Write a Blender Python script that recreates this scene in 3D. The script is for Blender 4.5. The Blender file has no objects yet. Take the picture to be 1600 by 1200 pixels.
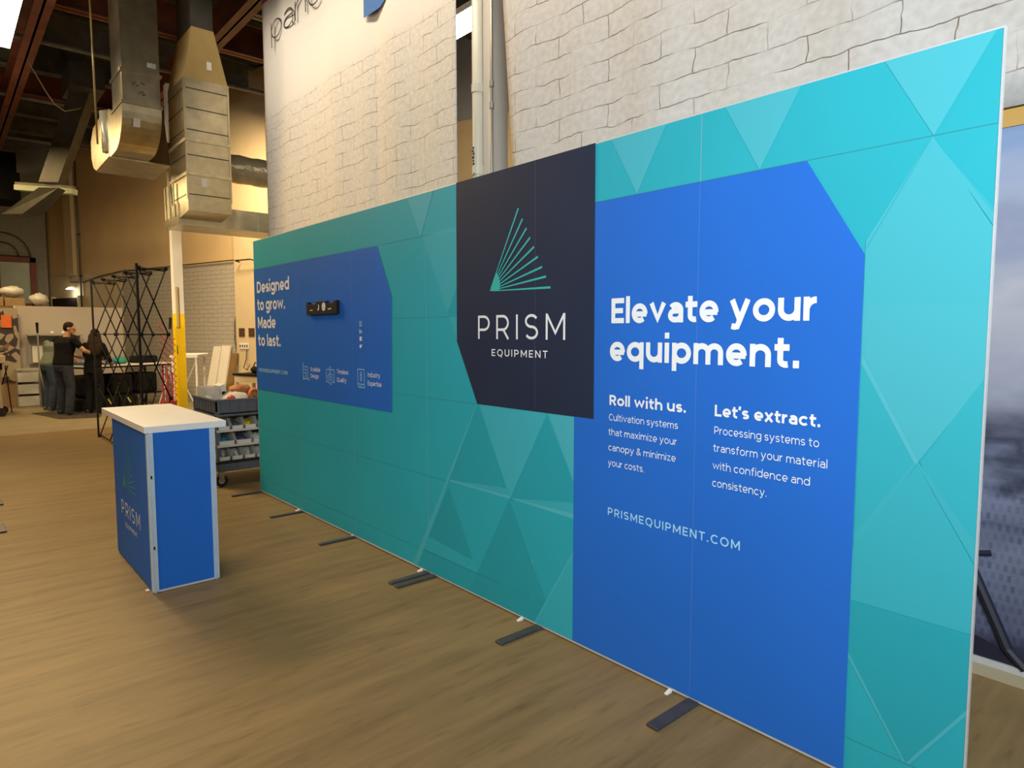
import bpy, bmesh, math, random
from mathutils import Vector, Matrix
R_ = math.radians
scn = bpy.context.scene
COL = scn.collection
rnd = random.Random(7)

# ------------------------------------------------------------------ camera
cam_d = bpy.data.cameras.new('camera')
cam = bpy.data.objects.new('camera', cam_d); COL.objects.link(cam)
cam_d.sensor_fit = 'HORIZONTAL'; cam_d.sensor_width = 36.0
cam_d.lens = 36.0 * 1034.9 / 1600.0
cam_d.clip_start = 0.05; cam_d.clip_end = 200
cam.location = (6.4865, -2.3460, 1.5686)
cam.rotation_euler = (R_(90 - 4.46699), R_(0.04), R_(139.0316 - 90))
scn.camera = cam

# ------------------------------------------------------------------ world, exposure, big lights
wd = bpy.data.worlds.new('world'); scn.world = wd; wd.use_nodes = True
bg = wd.node_tree.nodes['Background']
bg.inputs[0].default_value = (1.0, 0.86, 0.66, 1); bg.inputs[1].default_value = 0.07
vs = scn.view_settings
vs.view_transform = 'Standard'; vs.look = 'None'; vs.gamma = 1.0
vs.use_curve_mapping = False; vs.exposure = 0.0

def area(name, loc, target, sx, sy, power, color, spread=180):
    d = bpy.data.lights.new(name, 'AREA'); d.shape = 'RECTANGLE'; d.size = sx; d.size_y = sy
    d.energy = power; d.color = color; d.spread = R_(spread)
    o = bpy.data.objects.new(name, d); COL.objects.link(o); o.location = loc
    o.rotation_euler = (Vector(target) - Vector(loc)).to_track_quat('-Z', 'Y').to_euler()
    return o
WARM = (1.0, 0.74, 0.40)
SOFT = (1.0, 0.80, 0.52)
ORANGE = (1.0, 0.70, 0.33)
COOL = (0.86, 0.95, 1.0)
area('daylight_behind_camera', (8.6, -3.3, 3.2), (5.5, 0, 2.15), 2.0, 1.4, 108, COOL, 88)
area('ceiling_lamp_light_near', (3.3, -3.5, 4.8), (3.3, -3.1, 0), 2.6, 0.4, 36, SOFT, 80)
area('ceiling_lamp_light_mid', (-3.4, -1.64, 5.12), (2.6, -1.55, 0), 2.0, 0.4, 150, ORANGE, 125)
area('lamp_uplight_mid', (-3.4, -1.64, 5.36), (-3.6, -1.64, 7), 2.0, 0.3, 11, SOFT)  # upward lights added to lift the dark ceiling deck, in place of bounce
area('lamp_uplight_back', (-7.5, -2.0, 5.05), (-7.5, -2.0, 7), 2.0, 0.3, 9, SOFT)
area('lamp_uplight_gap', (.3, 2.5, 5.32), (.3, 2.5, 7), 1.4, 0.2, 5, SOFT)
area('ceiling_lamp_light_aisle', (.5, -5.2, 5.0), (.5, -5.2, 0), 2.6, 0.4, 24, SOFT)
area('ceiling_lamp_light_back', (-7.5, -2.0, 5.0), (-7.5, -2.0, 0), 2.6, 0.4, 165, ORANGE)
area('ceiling_lamp_light_table', (-10.5, -2.2, 4.8), (-10.5, -1.6, 0), 2.0, 0.4, 80, ORANGE)
area('back_wall_fill_light', (-5.8, 1.6, 5.2), (-8.0, 2.75, 3.0), 1.2, 0.3, 130, WARM, 130)  # added fill aimed at the back wall to brighten it; no fixture there
area('ceiling_lamp_light_gap', (.3, 2.56, 5.12), (.1, 4.2, 2.0), 1.4, 0.3, 95, (1.0, 0.82, 0.55))
area('banner_fill_light', (1.6, .05, 6.1), (1.6, 1.2, 4.45), 8.5, 0.3, 80, (1.0, 0.86, 0.68), 88)  # added strip of light for the banners alone; no fixture there
area('column_fill_light', (-1.8, -3.6, 4.6), (-5.2, .6, 1.5), 1.6, 0.4, 42, WARM, 50)  # added spot that brightens the yellow-based column; no fixture there

# ------------------------------------------------------------------ materials
def lin(c):
    return tuple(((v / 255) / 12.92 if v / 255 <= .04045 else ((v / 255 + .055) / 1.055) ** 2.4) for v in c)
MATS = {}
def M(name, col, rough=0.6, metal=0.0, noise=0.0, scale=8.0, bump=0.0, alpha=1.0, spec=0.5, trans=0.0, emit=0.0, stretch=None):
    """Principled material with procedural colour variation. col = linear rgb"""
    if name in MATS: return MATS[name]
    m = bpy.data.materials.new(name); m.use_nodes = True; MATS[name] = m
    nt = m.node_tree; b = nt.nodes['Principled BSDF']
    b.inputs['Base Color'].default_value = (*col, 1); b.inputs['Roughness'].default_value = rough
    b.inputs['Metallic'].default_value = metal; b.inputs['Specular IOR Level'].default_value = spec
    b.inputs['Alpha'].default_value = alpha
    if trans: b.inputs['Transmission Weight'].default_value = trans
    if emit:
        b.inputs['Emission Color'].default_value = (*col, 1); b.inputs['Emission Strength'].default_value = emit
    if noise or bump:
        tc = nt.nodes.new('ShaderNodeTexCoord'); src = tc.outputs['Object']
        if stretch:
            mp = nt.nodes.new('ShaderNodeMapping'); mp.inputs['Scale'].default_value = stretch
            nt.links.new(src, mp.inputs[0]); src = mp.outputs[0]
        n = nt.nodes.new('ShaderNodeTexNoise'); n.inputs['Scale'].default_value = scale; n.inputs['Detail'].default_value = 5
        nt.links.new(src, n.inputs['Vector'])
        if noise:
            r = nt.nodes.new('ShaderNodeValToRGB')
            r.color_ramp.elements[0].position = .3; r.color_ramp.elements[1].position = .7
            r.color_ramp.elements[0].color = (*[max(0, v * (1 - noise)) for v in col], 1)
            r.color_ramp.elements[1].color = (*[min(1, v * (1 + noise)) for v in col], 1)
            nt.links.new(n.outputs['Fac'], r.inputs[0]); nt.links.new(r.outputs[0], b.inputs['Base Color'])
        if bump:
            bp = nt.nodes.new('ShaderNodeBump'); bp.inputs['Strength'].default_value = bump; bp.inputs['Distance'].default_value = .02
            nt.links.new(n.outputs['Fac'], bp.inputs['Height']); nt.links.new(bp.outputs[0], b.inputs['Normal'])
    return m

def mat_floor():
    m = bpy.data.materials.new('vinyl_plank'); m.use_nodes = True; nt = m.node_tree; b = nt.nodes['Principled BSDF']
    L = nt.links.new
    tc = nt.nodes.new('ShaderNodeTexCoord')
    mp = nt.nodes.new('ShaderNodeMapping'); mp.inputs['Rotation'].default_value = (0, 0, R_(90))
    L(tc.outputs['Object'], mp.inputs[0])
    br = nt.nodes.new('ShaderNodeTexBrick'); br.offset = .37; br.inputs['Scale'].default_value = 1
    br.inputs['Brick Width'].default_value = 1.22; br.inputs['Row Height'].default_value = .16
    br.inputs['Mortar Size'].default_value = .0012; br.inputs['Mortar Smooth'].default_value = .2
    br.inputs['Color1'].default_value = (.0, .0, .0, 1); br.inputs['Color2'].default_value = (1, 1, 1, 1); br.inputs['Mortar'].default_value = (.1, .1, .1, 1)
    L(mp.outputs[0], br.inputs['Vector'])
    mp2 = nt.nodes.new('ShaderNodeMapping'); mp2.inputs['Scale'].default_value = (7.0, .75, 1); L(tc.outputs['Object'], mp2.inputs[0])
    n1 = nt.nodes.new('ShaderNodeTexNoise'); n1.inputs['Scale'].default_value = 1.6; n1.inputs['Detail'].default_value = 8; n1.inputs['Roughness'].default_value = .62
    L(mp2.outputs[0], n1.inputs['Vector'])
    mp3 = nt.nodes.new('ShaderNodeMapping'); mp3.inputs['Scale'].default_value = (16, 3.0, 1); L(tc.outputs['Object'], mp3.inputs[0])
    n2 = nt.nodes.new('ShaderNodeTexNoise'); n2.inputs['Scale'].default_value = 1.5; n2.inputs['Detail'].default_value = 3
    L(mp3.outputs[0], n2.inputs['Vector'])
    r = nt.nodes.new('ShaderNodeValToRGB'); e = r.color_ramp.elements
    e[0].position = .25; e[0].color = (.165, .114, .051, 1); e[1].position = .78; e[1].color = (.300, .205, .092, 1)
    k = r.color_ramp.elements.new(.5); k.color = (.235, .163, .074, 1)
    L(n1.outputs['Fac'], r.inputs[0])
    mx = nt.nodes.new('ShaderNodeMix'); mx.data_type = 'RGBA'; mx.blend_type = 'MULTIPLY'; mx.inputs[0].default_value = .09
    L(r.outputs[0], mx.inputs[6]); L(br.outputs['Color'], mx.inputs[7])
    r2 = nt.nodes.new('ShaderNodeValToRGB'); r2.color_ramp.elements[0].position = .27; r2.color_ramp.elements[0].color = (.55, .5, .45, 1)
    r2.color_ramp.elements[1].position = .42; r2.color_ramp.elements[1].color = (1, 1, 1, 1); L(n2.outputs['Fac'], r2.inputs[0])
    mx2 = nt.nodes.new('ShaderNodeMix'); mx2.data_type = 'RGBA'; mx2.blend_type = 'MULTIPLY'; mx2.inputs[0].default_value = .45
    L(mx.outputs[2], mx2.inputs[6]); L(r2.outputs[0], mx2.inputs[7]); L(mx2.outputs[2], b.inputs['Base Color'])
    b.inputs['Roughness'].default_value = .48; b.inputs['Specular IOR Level'].default_value = .14
    bp = nt.nodes.new('ShaderNodeBump'); bp.inputs['Strength'].default_value = .12; bp.inputs['Distance'].default_value = .004
    L(n1.outputs['Fac'], bp.inputs['Height']); L(bp.outputs[0], b.inputs['Normal'])
    return m

def mat_brick(name, base, line, bw, bh, axis='xz', blank_above=None, dist=.03, bumpy=.5, keep=.5):
    """whitewashed brick: thin broken joints on rough pale bricks; axis picks which object axes run along the wall"""
    m = bpy.data.materials.new(name); m.use_nodes = True; nt = m.node_tree; b = nt.nodes['Principled BSDF']; L = nt.links.new
    tc = nt.nodes.new('ShaderNodeTexCoord'); sp = nt.nodes.new('ShaderNodeSeparateXYZ'); L(tc.outputs['Object'], sp.inputs[0])
    cb = nt.nodes.new('ShaderNodeCombineXYZ')
    L(sp.outputs['XYZ'.index(axis[0].upper())], cb.inputs[0]); L(sp.outputs['XYZ'.index(axis[1].upper())], cb.inputs[1])
    nz = nt.nodes.new('ShaderNodeTexNoise'); nz.inputs['Scale'].default_value = 4.5; nz.inputs['Detail'].default_value = 3; L(cb.outputs[0], nz.inputs['Vector'])
    sub = nt.nodes.new('ShaderNodeVectorMath'); sub.operation = 'SUBTRACT'; L(nz.outputs['Color'], sub.inputs[0]); sub.inputs[1].default_value = (.5, .5, .5)
    scl = nt.nodes.new('ShaderNodeVectorMath'); scl.operation = 'SCALE'; L(sub.outputs[0], scl.inputs[0]); scl.inputs['Scale'].default_value = dist * 2
    add = nt.nodes.new('ShaderNodeVectorMath'); L(cb.outputs[0], add.inputs[0]); L(scl.outputs[0], add.inputs[1])
    br = nt.nodes.new('ShaderNodeTexBrick'); br.inputs['Scale'].default_value = 1; br.inputs['Brick Width'].default_value = bw; br.inputs['Row Height'].default_value = bh
    br.inputs['Mortar Size'].default_value = bh * .028; br.inputs['Mortar Smooth'].default_value = .5
    br.inputs['Color1'].default_value = (0, 0, 0, 1); br.inputs['Color2'].default_value = (0, 0, 0, 1); br.inputs['Mortar'].default_value = (1, 1, 1, 1)
    L(add.outputs[0], br.inputs['Vector'])
    n2 = nt.nodes.new('ShaderNodeTexNoise'); n2.inputs['Scale'].default_value = 3.6; n2.inputs['Detail'].default_value = 2; L(cb.outputs[0], n2.inputs['Vector'])
    r2 = nt.nodes.new('ShaderNodeValToRGB'); r2.color_ramp.elements[0].position = keep - .08; r2.color_ramp.elements[1].position = keep + .1; L(n2.outputs['Fac'], r2.inputs[0])
    mu = nt.nodes.new('ShaderNodeMath'); mu.operation = 'MULTIPLY'; L(br.outputs['Fac'], mu.inputs[0]); L(r2.outputs[0], mu.inputs[1])
    fac = mu.outputs[0]
    n3 = nt.nodes.new('ShaderNodeTexNoise'); n3.inputs['Scale'].default_value = 22; n3.inputs['Detail'].default_value = 6; L(cb.outputs[0], n3.inputs['Vector'])
    r3 = nt.nodes.new('ShaderNodeValToRGB'); r3.color_ramp.elements[0].position = .3; r3.color_ramp.elements[1].position = .65
    r3.color_ramp.elements[0].color = (*[v * .84 for v in base], 1); r3.color_ramp.elements[1].color = (*base, 1); L(n3.outputs['Fac'], r3.inputs[0])
    surf = r3.outputs[0]
    if blank_above is not None:
        mr = nt.nodes.new('ShaderNodeMapRange'); mr.inputs[1].default_value = blank_above - .05; mr.inputs[2].default_value = blank_above + .05
        mr.inputs[3].default_value = 1; mr.inputs[4].default_value = 0; L(sp.outputs[2], mr.inputs[0])
        mm = nt.nodes.new('ShaderNodeMath'); mm.operation = 'MULTIPLY'; L(fac, mm.inputs[0]); L(mr.outputs[0], mm.inputs[1]); fac = mm.outputs[0]
        mb_ = nt.nodes.new('ShaderNodeMix'); mb_.data_type = 'RGBA'; L(mr.outputs[0], mb_.inputs[0]); mb_.inputs[6].default_value = (*base, 1); L(surf, mb_.inputs[7]); surf = mb_.outputs[2]
    mx = nt.nodes.new('ShaderNodeMix'); mx.data_type = 'RGBA'; L(fac, mx.inputs[0]); L(surf, mx.inputs[6]); mx.inputs[7].default_value = (*line, 1)
    L(mx.outputs[2], b.inputs['Base Color']); b.inputs['Roughness'].default_value = .85
    if bumpy:
        bp = nt.nodes.new('ShaderNodeBump'); bp.inputs['Strength'].default_value = bumpy; bp.inputs['Distance'].default_value = .01; bp.invert = True
        L(br.outputs['Fac'], bp.inputs['Height']); L(bp.outputs[0], b.inputs['Normal'])
    return m

def mat_mural(name):
    """blue-grey cloudy sky above, dark band, pale city blocks below: plain generic print"""
    m = bpy.data.materials.new(name); m.use_nodes = True; nt = m.node_tree; b = nt.nodes['Principled BSDF']; L = nt.links.new
    tc = nt.nodes.new('ShaderNodeTexCoord'); sp = nt.nodes.new('ShaderNodeSeparateXYZ'); L(tc.outputs['Object'], sp.inputs[0])
    mr = nt.nodes.new('ShaderNodeMapRange'); mr.inputs[1].default_value = 0; mr.inputs[2].default_value = 2.45; L(sp.outputs[2], mr.inputs[0])
    r = nt.nodes.new('ShaderNodeValToRGB'); el = r.color_ramp.elements
    el[0].position = 0; el[0].color = (.02, .025, .05, 1); el[1].position = 1; el[1].color = (.22, .31, .52, 1)
    for p, c in ((.05, (.03, .035, .07)), (.09, (.08, .09, .16)), (.22, (.16, .18, .27)), (.30, (.09, .10, .17)), (.37, (.17, .19, .29)), (.42, (.04, .045, .08)), (.56, (.30, .31, .40)), (.7, (.42, .42, .48)), (.80, (.26, .29, .42)), (.88, (.33, .38, .52))):
        k = el.new(p); k.color = (*c, 1)
    n0 = nt.nodes.new('ShaderNodeTexNoise'); n0.inputs['Scale'].default_value = 2.2; n0.inputs['Detail'].default_value = 6
    mp = nt.nodes.new('ShaderNodeMapping'); mp.inputs['Scale'].default_value = (1, 1, 2.2); L(tc.outputs['Object'], mp.inputs[0]); L(mp.outputs[0], n0.inputs['Vector'])
    ad = nt.nodes.new('ShaderNodeMath'); ad.operation = 'MULTIPLY_ADD'; L(n0.outputs['Fac'], ad.inputs[0]); ad.inputs[1].default_value = .34; ad.inputs[2].default_value = -.17
    ad2 = nt.nodes.new('ShaderNodeMath'); L(mr.outputs[0], ad2.inputs[0]); L(ad.outputs[0], ad2.inputs[1]); L(ad2.outputs[0], r.inputs[0])
    cb = nt.nodes.new('ShaderNodeCombineXYZ'); L(sp.outputs[0], cb.inputs[0]); L(sp.outputs[2], cb.inputs[1])
    br = nt.nodes.new('ShaderNodeTexBrick'); br.inputs['Scale'].default_value = 1; br.inputs['Brick Width'].default_value = .030; br.inputs['Row Height'].default_value = .045
    br.inputs['Mortar Size'].default_value = .008; br.inputs['Color1'].default_value = (.5, .5, .55, 1); br.inputs['Color2'].default_value = (.9, .9, .9, 1); br.inputs['Mortar'].default_value = (1, 1, 1, 1)
    L(cb.outputs[0], br.inputs['Vector'])
    r4 = nt.nodes.new('ShaderNodeMapRange'); r4.inputs[1].default_value = .85; r4.inputs[2].default_value = .95; r4.inputs[3].default_value = .75; r4.inputs[4].default_value = 0; L(sp.outputs[2], r4.inputs[0])
    mx = nt.nodes.new('ShaderNodeMix'); mx.data_type = 'RGBA'; mx.blend_type = 'MULTIPLY'; L(r4.outputs[0], mx.inputs[0]); L(r.outputs[0], mx.inputs[6]); L(br.outputs['Color'], mx.inputs[7])
    L(mx.outputs[2], b.inputs['Base Color']); b.inputs['Roughness'].default_value = .5
    return m

TEAL = (.028, .395, .480); BLUE = (.022, .150, .600)
def mixc(a, b, t): return tuple(x + (y - x) * t for x, y in zip(a, b))
teal = M('teal_print', TEAL, .55, noise=.03, scale=1.5, spec=.12)
teal_shades = {}
def tealm(f):
    f = round(f, 2)
    if f not in teal_shades:
        c = mixc(TEAL, (.50, .85, .90), f*1.1) if f >= 0 else tuple(v * (1 + f) for v in TEAL)
        teal_shades[f] = M('teal_print_%+03d' % int(f * 100), c, .55, spec=.12)
    return teal_shades[f]
blue = M('blue_print', BLUE, .55, noise=.03, scale=1.5, spec=.12)
navy = M('navy_print', (.022, .031, .062), .55, noise=.06, scale=2, spec=.12)
whitep = M('white_print', (.86, .87, .88), .55, spec=.12)
ltblue = M('light_blue_print', (.36, .68, .92), .55, spec=.12)
mintp = M('mint_print', (.05, .45, .42), .55, spec=.12)
seamm = M('seam_thread', (.03, .22, .26), .7)
alu = M('brushed_aluminium', (.80, .81, .82), .42, .45, noise=.05, scale=30)
alupost = M('clear_anodised_aluminium', (.62, .74, .86), .45, .35, noise=.04, scale=20)
footm = M('dark_grey_steel', (.060, .058, .060), .5, .2, noise=.15, scale=20)
blackm = M('black_steel', (.012, .010, .009), .65, noise=.2, scale=20, spec=.2)
blackfab = M('black_fabric', (.010, .010, .011), .9, noise=.3, scale=12, spec=.2)
laminate = M('white_laminate', (.88, .87, .86), .45, noise=.02, scale=4)
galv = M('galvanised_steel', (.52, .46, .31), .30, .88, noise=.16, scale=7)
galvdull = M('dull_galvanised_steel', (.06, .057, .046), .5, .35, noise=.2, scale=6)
foil = M('crinkled_foil', (.62, .54, .36), .3, .35, noise=.1, scale=9, bump=1.0)
duckboard = M('tan_duct_board', (.42, .30, .11), .55, .2, noise=.08, scale=5)
paper = M('white_paper', (.72, .70, .66), .8)
concrete = M('beige_concrete', (.26, .21, .125), .6, noise=.12, scale=2.5)
tanwall = M('tan_wall_paint', (.62, .46, .26), .85, noise=.05, scale=1.5)
creamwall = M('cream_paint', (.56, .46, .30), .8, noise=.05, scale=2)
whitewall = M('white_paint', (.74, .70, .63), .7, noise=.04, scale=3)
brickwall = mat_brick('painted_brick', (.42, .39, .35), (.10, .085, .07), .34, .095, 'xz', None, .016, .8, .34)
brickdark = mat_brick('grey_painted_brick', (.26, .25, .20), (.09, .085, .07), .30, .085, 'yz', None, .012, .6, .42)
fabric_l = mat_brick('brick_print_fabric_pale', (.66, .63, .58), (.25, .19, .15), .46, .148, 'xz', 4.47, .035, .25, .46)
fabric_r = mat_brick('brick_print_fabric', (.62, .60, .58), (.20, .16, .13), .46, .148, 'xz', None, .035, .25, .46)
deckm = M('dark_steel_deck', (.105, .102, .092), .7, .2, noise=.3, scale=3)
girderm = M('red_oxide_steel', (.15, .042, .022), .6, noise=.3, scale=4)
joistm = M('grey_joist_steel', (.14, .135, .115), .6, .2, noise=.25, scale=5)
yellowp = M('safety_yellow_paint', (.86, .56, .0), .45, noise=.05, scale=5)
lampm = M('fluorescent_tube_glow', (1.0, .97, .88), .5, emit=14.0)
lampoff = M('greenish_lamp_diffuser', (.40, .46, .30), .5, noise=.05, scale=5)
skin = M('skin', (.52, .27, .15), .6, noise=.08, scale=12)
denim = M('dark_blue_denim', (.030, .036, .052), .9, noise=.3, scale=14)
denim2 = M('faded_blue_denim', (.040, .060, .095), .9, noise=.3, scale=14)
blackcloth = M('black_cotton', (.006, .006, .007), .9, noise=.3, scale=10, spec=.2)
greytee = M('grey_green_cotton', (.16, .19, .15), .9, noise=.1, scale=10)
hairm = M('dark_brown_hair', (.024, .012, .007), .75, noise=.4, scale=30, stretch=(3, 3, .4), spec=.15)
rubber = M('black_rubber', (.012, .012, .012), .7)
greyplastic = M('grey_plastic', (.11, .125, .15), .5, noise=.1, scale=6)
binplastic = M('translucent_grey_plastic', (.68, .68, .62), .35, noise=.08, scale=8, alpha=.92)
clearplastic = M('clear_plastic', (.70, .70, .66), .25, noise=.05, scale=8, alpha=.45)
bagplastic = M('white_plastic_bag', (.66, .64, .58), .4, noise=.08, scale=9, bump=.6, alpha=.9)
orange = M('orange_plastic', (.80, .17, .03), .5, noise=.08, scale=8)
redp = M('red_plastic', (.60, .07, .05), .5, noise=.08, scale=8)
redframe = M('red_coated_rod', (.42, .03, .04), .5)
brown = M('brown_board', (.20, .12, .04), .6, noise=.15, scale=4)
cardboard = M('cardboard', (.34, .22, .11), .85, noise=.1, scale=5)
tealcloth = M('teal_cloth', (.05, .30, .25), .9, noise=.2, scale=10)
bluecloth = M('deep_blue_cloth', (.02, .09, .22), .9, noise=.15, scale=8)
yellowtag = M('yellow_tag', (.55, .50, .12), .7)
pvc = M('cream_pipe_paint', (.66, .62, .50), .4, noise=.03, scale=5)
greyshade = M('shaded_tan_grey', (.30, .295, .30), .85, noise=.04, scale=2)  # tan wall's tone in shade, put into the colour
redwood = M('red_painted_wood', (.16, .035, .02), .6, noise=.15, scale=5)
glassm = M('frosted_glass', (.30, .34, .26), .3, noise=.12, scale=2)
bluesign = M('blue_sign_print', (.03, .13, .38), .6)
inkm = M('dark_ink', (.025, .022, .024), .7)
tanstrip = M('tan_strip', (.52, .31, .08), .6, noise=.05, scale=5)
tealsign = M('blue_crystals', (.02, .25, .42), .6)

# ------------------------------------------------------------------ mesh helpers
class MB:
    def __init__(s): s.v = []; s.f = []; s.mi = []; s.m = 0
    def add(s, vs, fs):
        o = len(s.v); s.v += [tuple(v) for v in vs]
        for f in fs: s.f.append(tuple(i + o for i in f)); s.mi.append(s.m)
        return s
    def box(s, x0, x1, y0, y1, z0, z1):
        return s.add([(x0,y0,z0),(x1,y0,z0),(x1,y1,z0),(x0,y1,z0),(x0,y0,z1),(x1,y0,z1),(x1,y1,z1),(x0,y1,z1)],
                     [(0,3,2,1),(4,5,6,7),(0,1,5,4),(1,2,6,5),(2,3,7,6),(3,0,4,7)])
    def hexa(s, b, t):
        """8 corners: bottom ring b (4), top ring t (4), both counter-clockwise from above"""
        return s.add(list(b) + list(t), [(0,3,2,1),(4,5,6,7),(0,1,5,4),(1,2,6,5),(2,3,7,6),(3,0,4,7)])
    def bar(s, p0, p1, w, h=None, up=(0,0,1)):
        p0 = Vector(p0); p1 = Vector(p1); h = h or w; d = (p1 - p0).normalized()
        a = d.cross(Vector(up))
        if a.length < 1e-4: a = d.cross(Vector((1,0,0)))
        a.normalize(); b = a.cross(d).normalized(); a *= w / 2; b *= h / 2
        r = [-a - b, a - b, a + b, -a + b]
        return s.add([p0 + q for q in r] + [p1 + q for q in r], [(0,1,2,3)[::-1],(4,5,6,7),(0,1,5,4),(1,2,6,5),(2,3,7,6),(3,0,4,7)])
    def tube(s, pts, r, n=10, caps=True):
        pts = [Vector(p) for p in pts]; rs = r if isinstance(r, (list, tuple)) else [r] * len(pts)
        rings = []; prev = None
        for i, p in enumerate(pts):
            d = (pts[min(i+1, len(pts)-1)] - pts[max(i-1, 0)]).normalized()
            if prev is None:
                a = d.cross(Vector((0,0,1)))
                if a.length < 1e-3: a = d.cross(Vector((1,0,0)))
            else:
                a = prev - d * prev.dot(d)
            a.normalize(); prev = a; b = d.cross(a)
            rings.append([p + (a * math.cos(2*math.pi*k/n) + b * math.sin(2*math.pi*k/n)) * rs[i] for k in range(n)])
        return s.loft(rings, caps)
    def loft(s, rings, caps=True):
        n = len(rings[0]); vs = [q for r in rings for q in r]; fs = []
        for i in range(len(rings) - 1):
            for k in range(n):
                fs.append((i*n+k, i*n+(k+1)%n, (i+1)*n+(k+1)%n, (i+1)*n+k))
        if caps: fs.append(tuple(range(n))[::-1]); fs.append(tuple((len(rings)-1)*n + k for k in range(n)))
        return s.add(vs, fs)
    def ell(s, c, rx, ry, rz, n=14, m=9, jit=0, seed=0):
        rr = random.Random(seed); rings = []
        ph = [rr.uniform(0, 6.3) for _ in range(6)]
        for i in range(m + 1):
            t = math.pi * (i + .02) / (m + .04); ring = []
            for k in range(n):
                u = 2*math.pi*k/n
                j = 1 + jit * (math.sin(3*u+ph[0]) * math.sin(2*t+ph[1]) + .6*math.sin(5*u+ph[2]+3*t) + .5*math.sin(7*t+ph[3]+u))
                ring.append((c[0]+rx*math.sin(t)*math.cos(u)*j, c[1]+ry*math.sin(t)*math.sin(u)*j, c[2]-rz*math.cos(t)*j))
            rings.append(ring)
        return s.loft(rings)
    def prism(s, prof, a0, a1, axis='y'):
        """extrude a 2-D outline along an axis; the outline holds the two other axes in xyz order"""
        def P(q, a):
            return {'x': (a, q[0], q[1]), 'y': (q[0], a, q[1]), 'z': (q[0], q[1], a)}[axis]
        n = len(prof)
        vs = [P(q, a0) for q in prof] + [P(q, a1) for q in prof]
        return s.add(vs, [tuple(range(n)), tuple(range(n, 2*n))[::-1]] + [(i, i+n, (i+1)%n+n, (i+1)%n) for i in range(n)])
    def flat(s, pts, y):
        """a flat printed shape on a plane of constant y (faces -y)"""
        return s.add([(p[0], y, p[1]) for p in pts], [tuple(range(len(pts)))])
    def build(s, name, mat, parent=None, loc=None, smooth=False, bevel=0, fix=True, off=None):
        me = bpy.data.meshes.new(name)
        vs_ = s.v if off is None else [tuple(a - b for a, b in zip(v, off)) for v in s.v]
        me.from_pydata(vs_, [], s.f); mats = mat if isinstance(mat, (list, tuple)) else [mat]
        for m in mats: me.materials.append(m)
        for p, i in zip(me.polygons, s.mi): p.material_index = min(i, len(mats) - 1)
        if fix:
            bm = bmesh.new(); bm.from_mesh(me); bmesh.ops.recalc_face_normals(bm, faces=bm.faces); bm.to_mesh(me); bm.free()
        if smooth:
            for p in me.polygons: p.use_smooth = True
        o = bpy.data.objects.new(name, me); COL.objects.link(o)
        if parent: o.parent = parent
        if loc: o.location = loc
        if bevel:
            b = o.modifiers.new('bevel', 'BEVEL'); b.width = bevel; b.segments = 2; b.limit_method = 'ANGLE'
        return o

def tag(o, label=None, cat=None, group=None, kind=None):
    if label: o['label'] = label
    if cat: o['category'] = cat
    if group: o['group'] = group
    if kind: o['kind'] = kind
    return o
def thing(name, label, cat, loc=(0,0,0), rz=0, group=None):
    o = bpy.data.objects.new(name, None); COL.objects.link(o); o.location = loc; o.rotation_euler = (0,0,R_(rz))
    o.empty_display_size = .1
    return tag(o, label, cat, group)
def struct(o): o['kind'] = 'structure'; return o
def remesh(o, vox):
    m = o.modifiers.new('remesh', 'REMESH'); m.mode = 'VOXEL'; m.voxel_size = vox; m.use_smooth_shade = True
    sm = o.modifiers.new('smooth', 'SMOOTH'); sm.factor = .5; sm.iterations = 3
    return o

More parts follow.
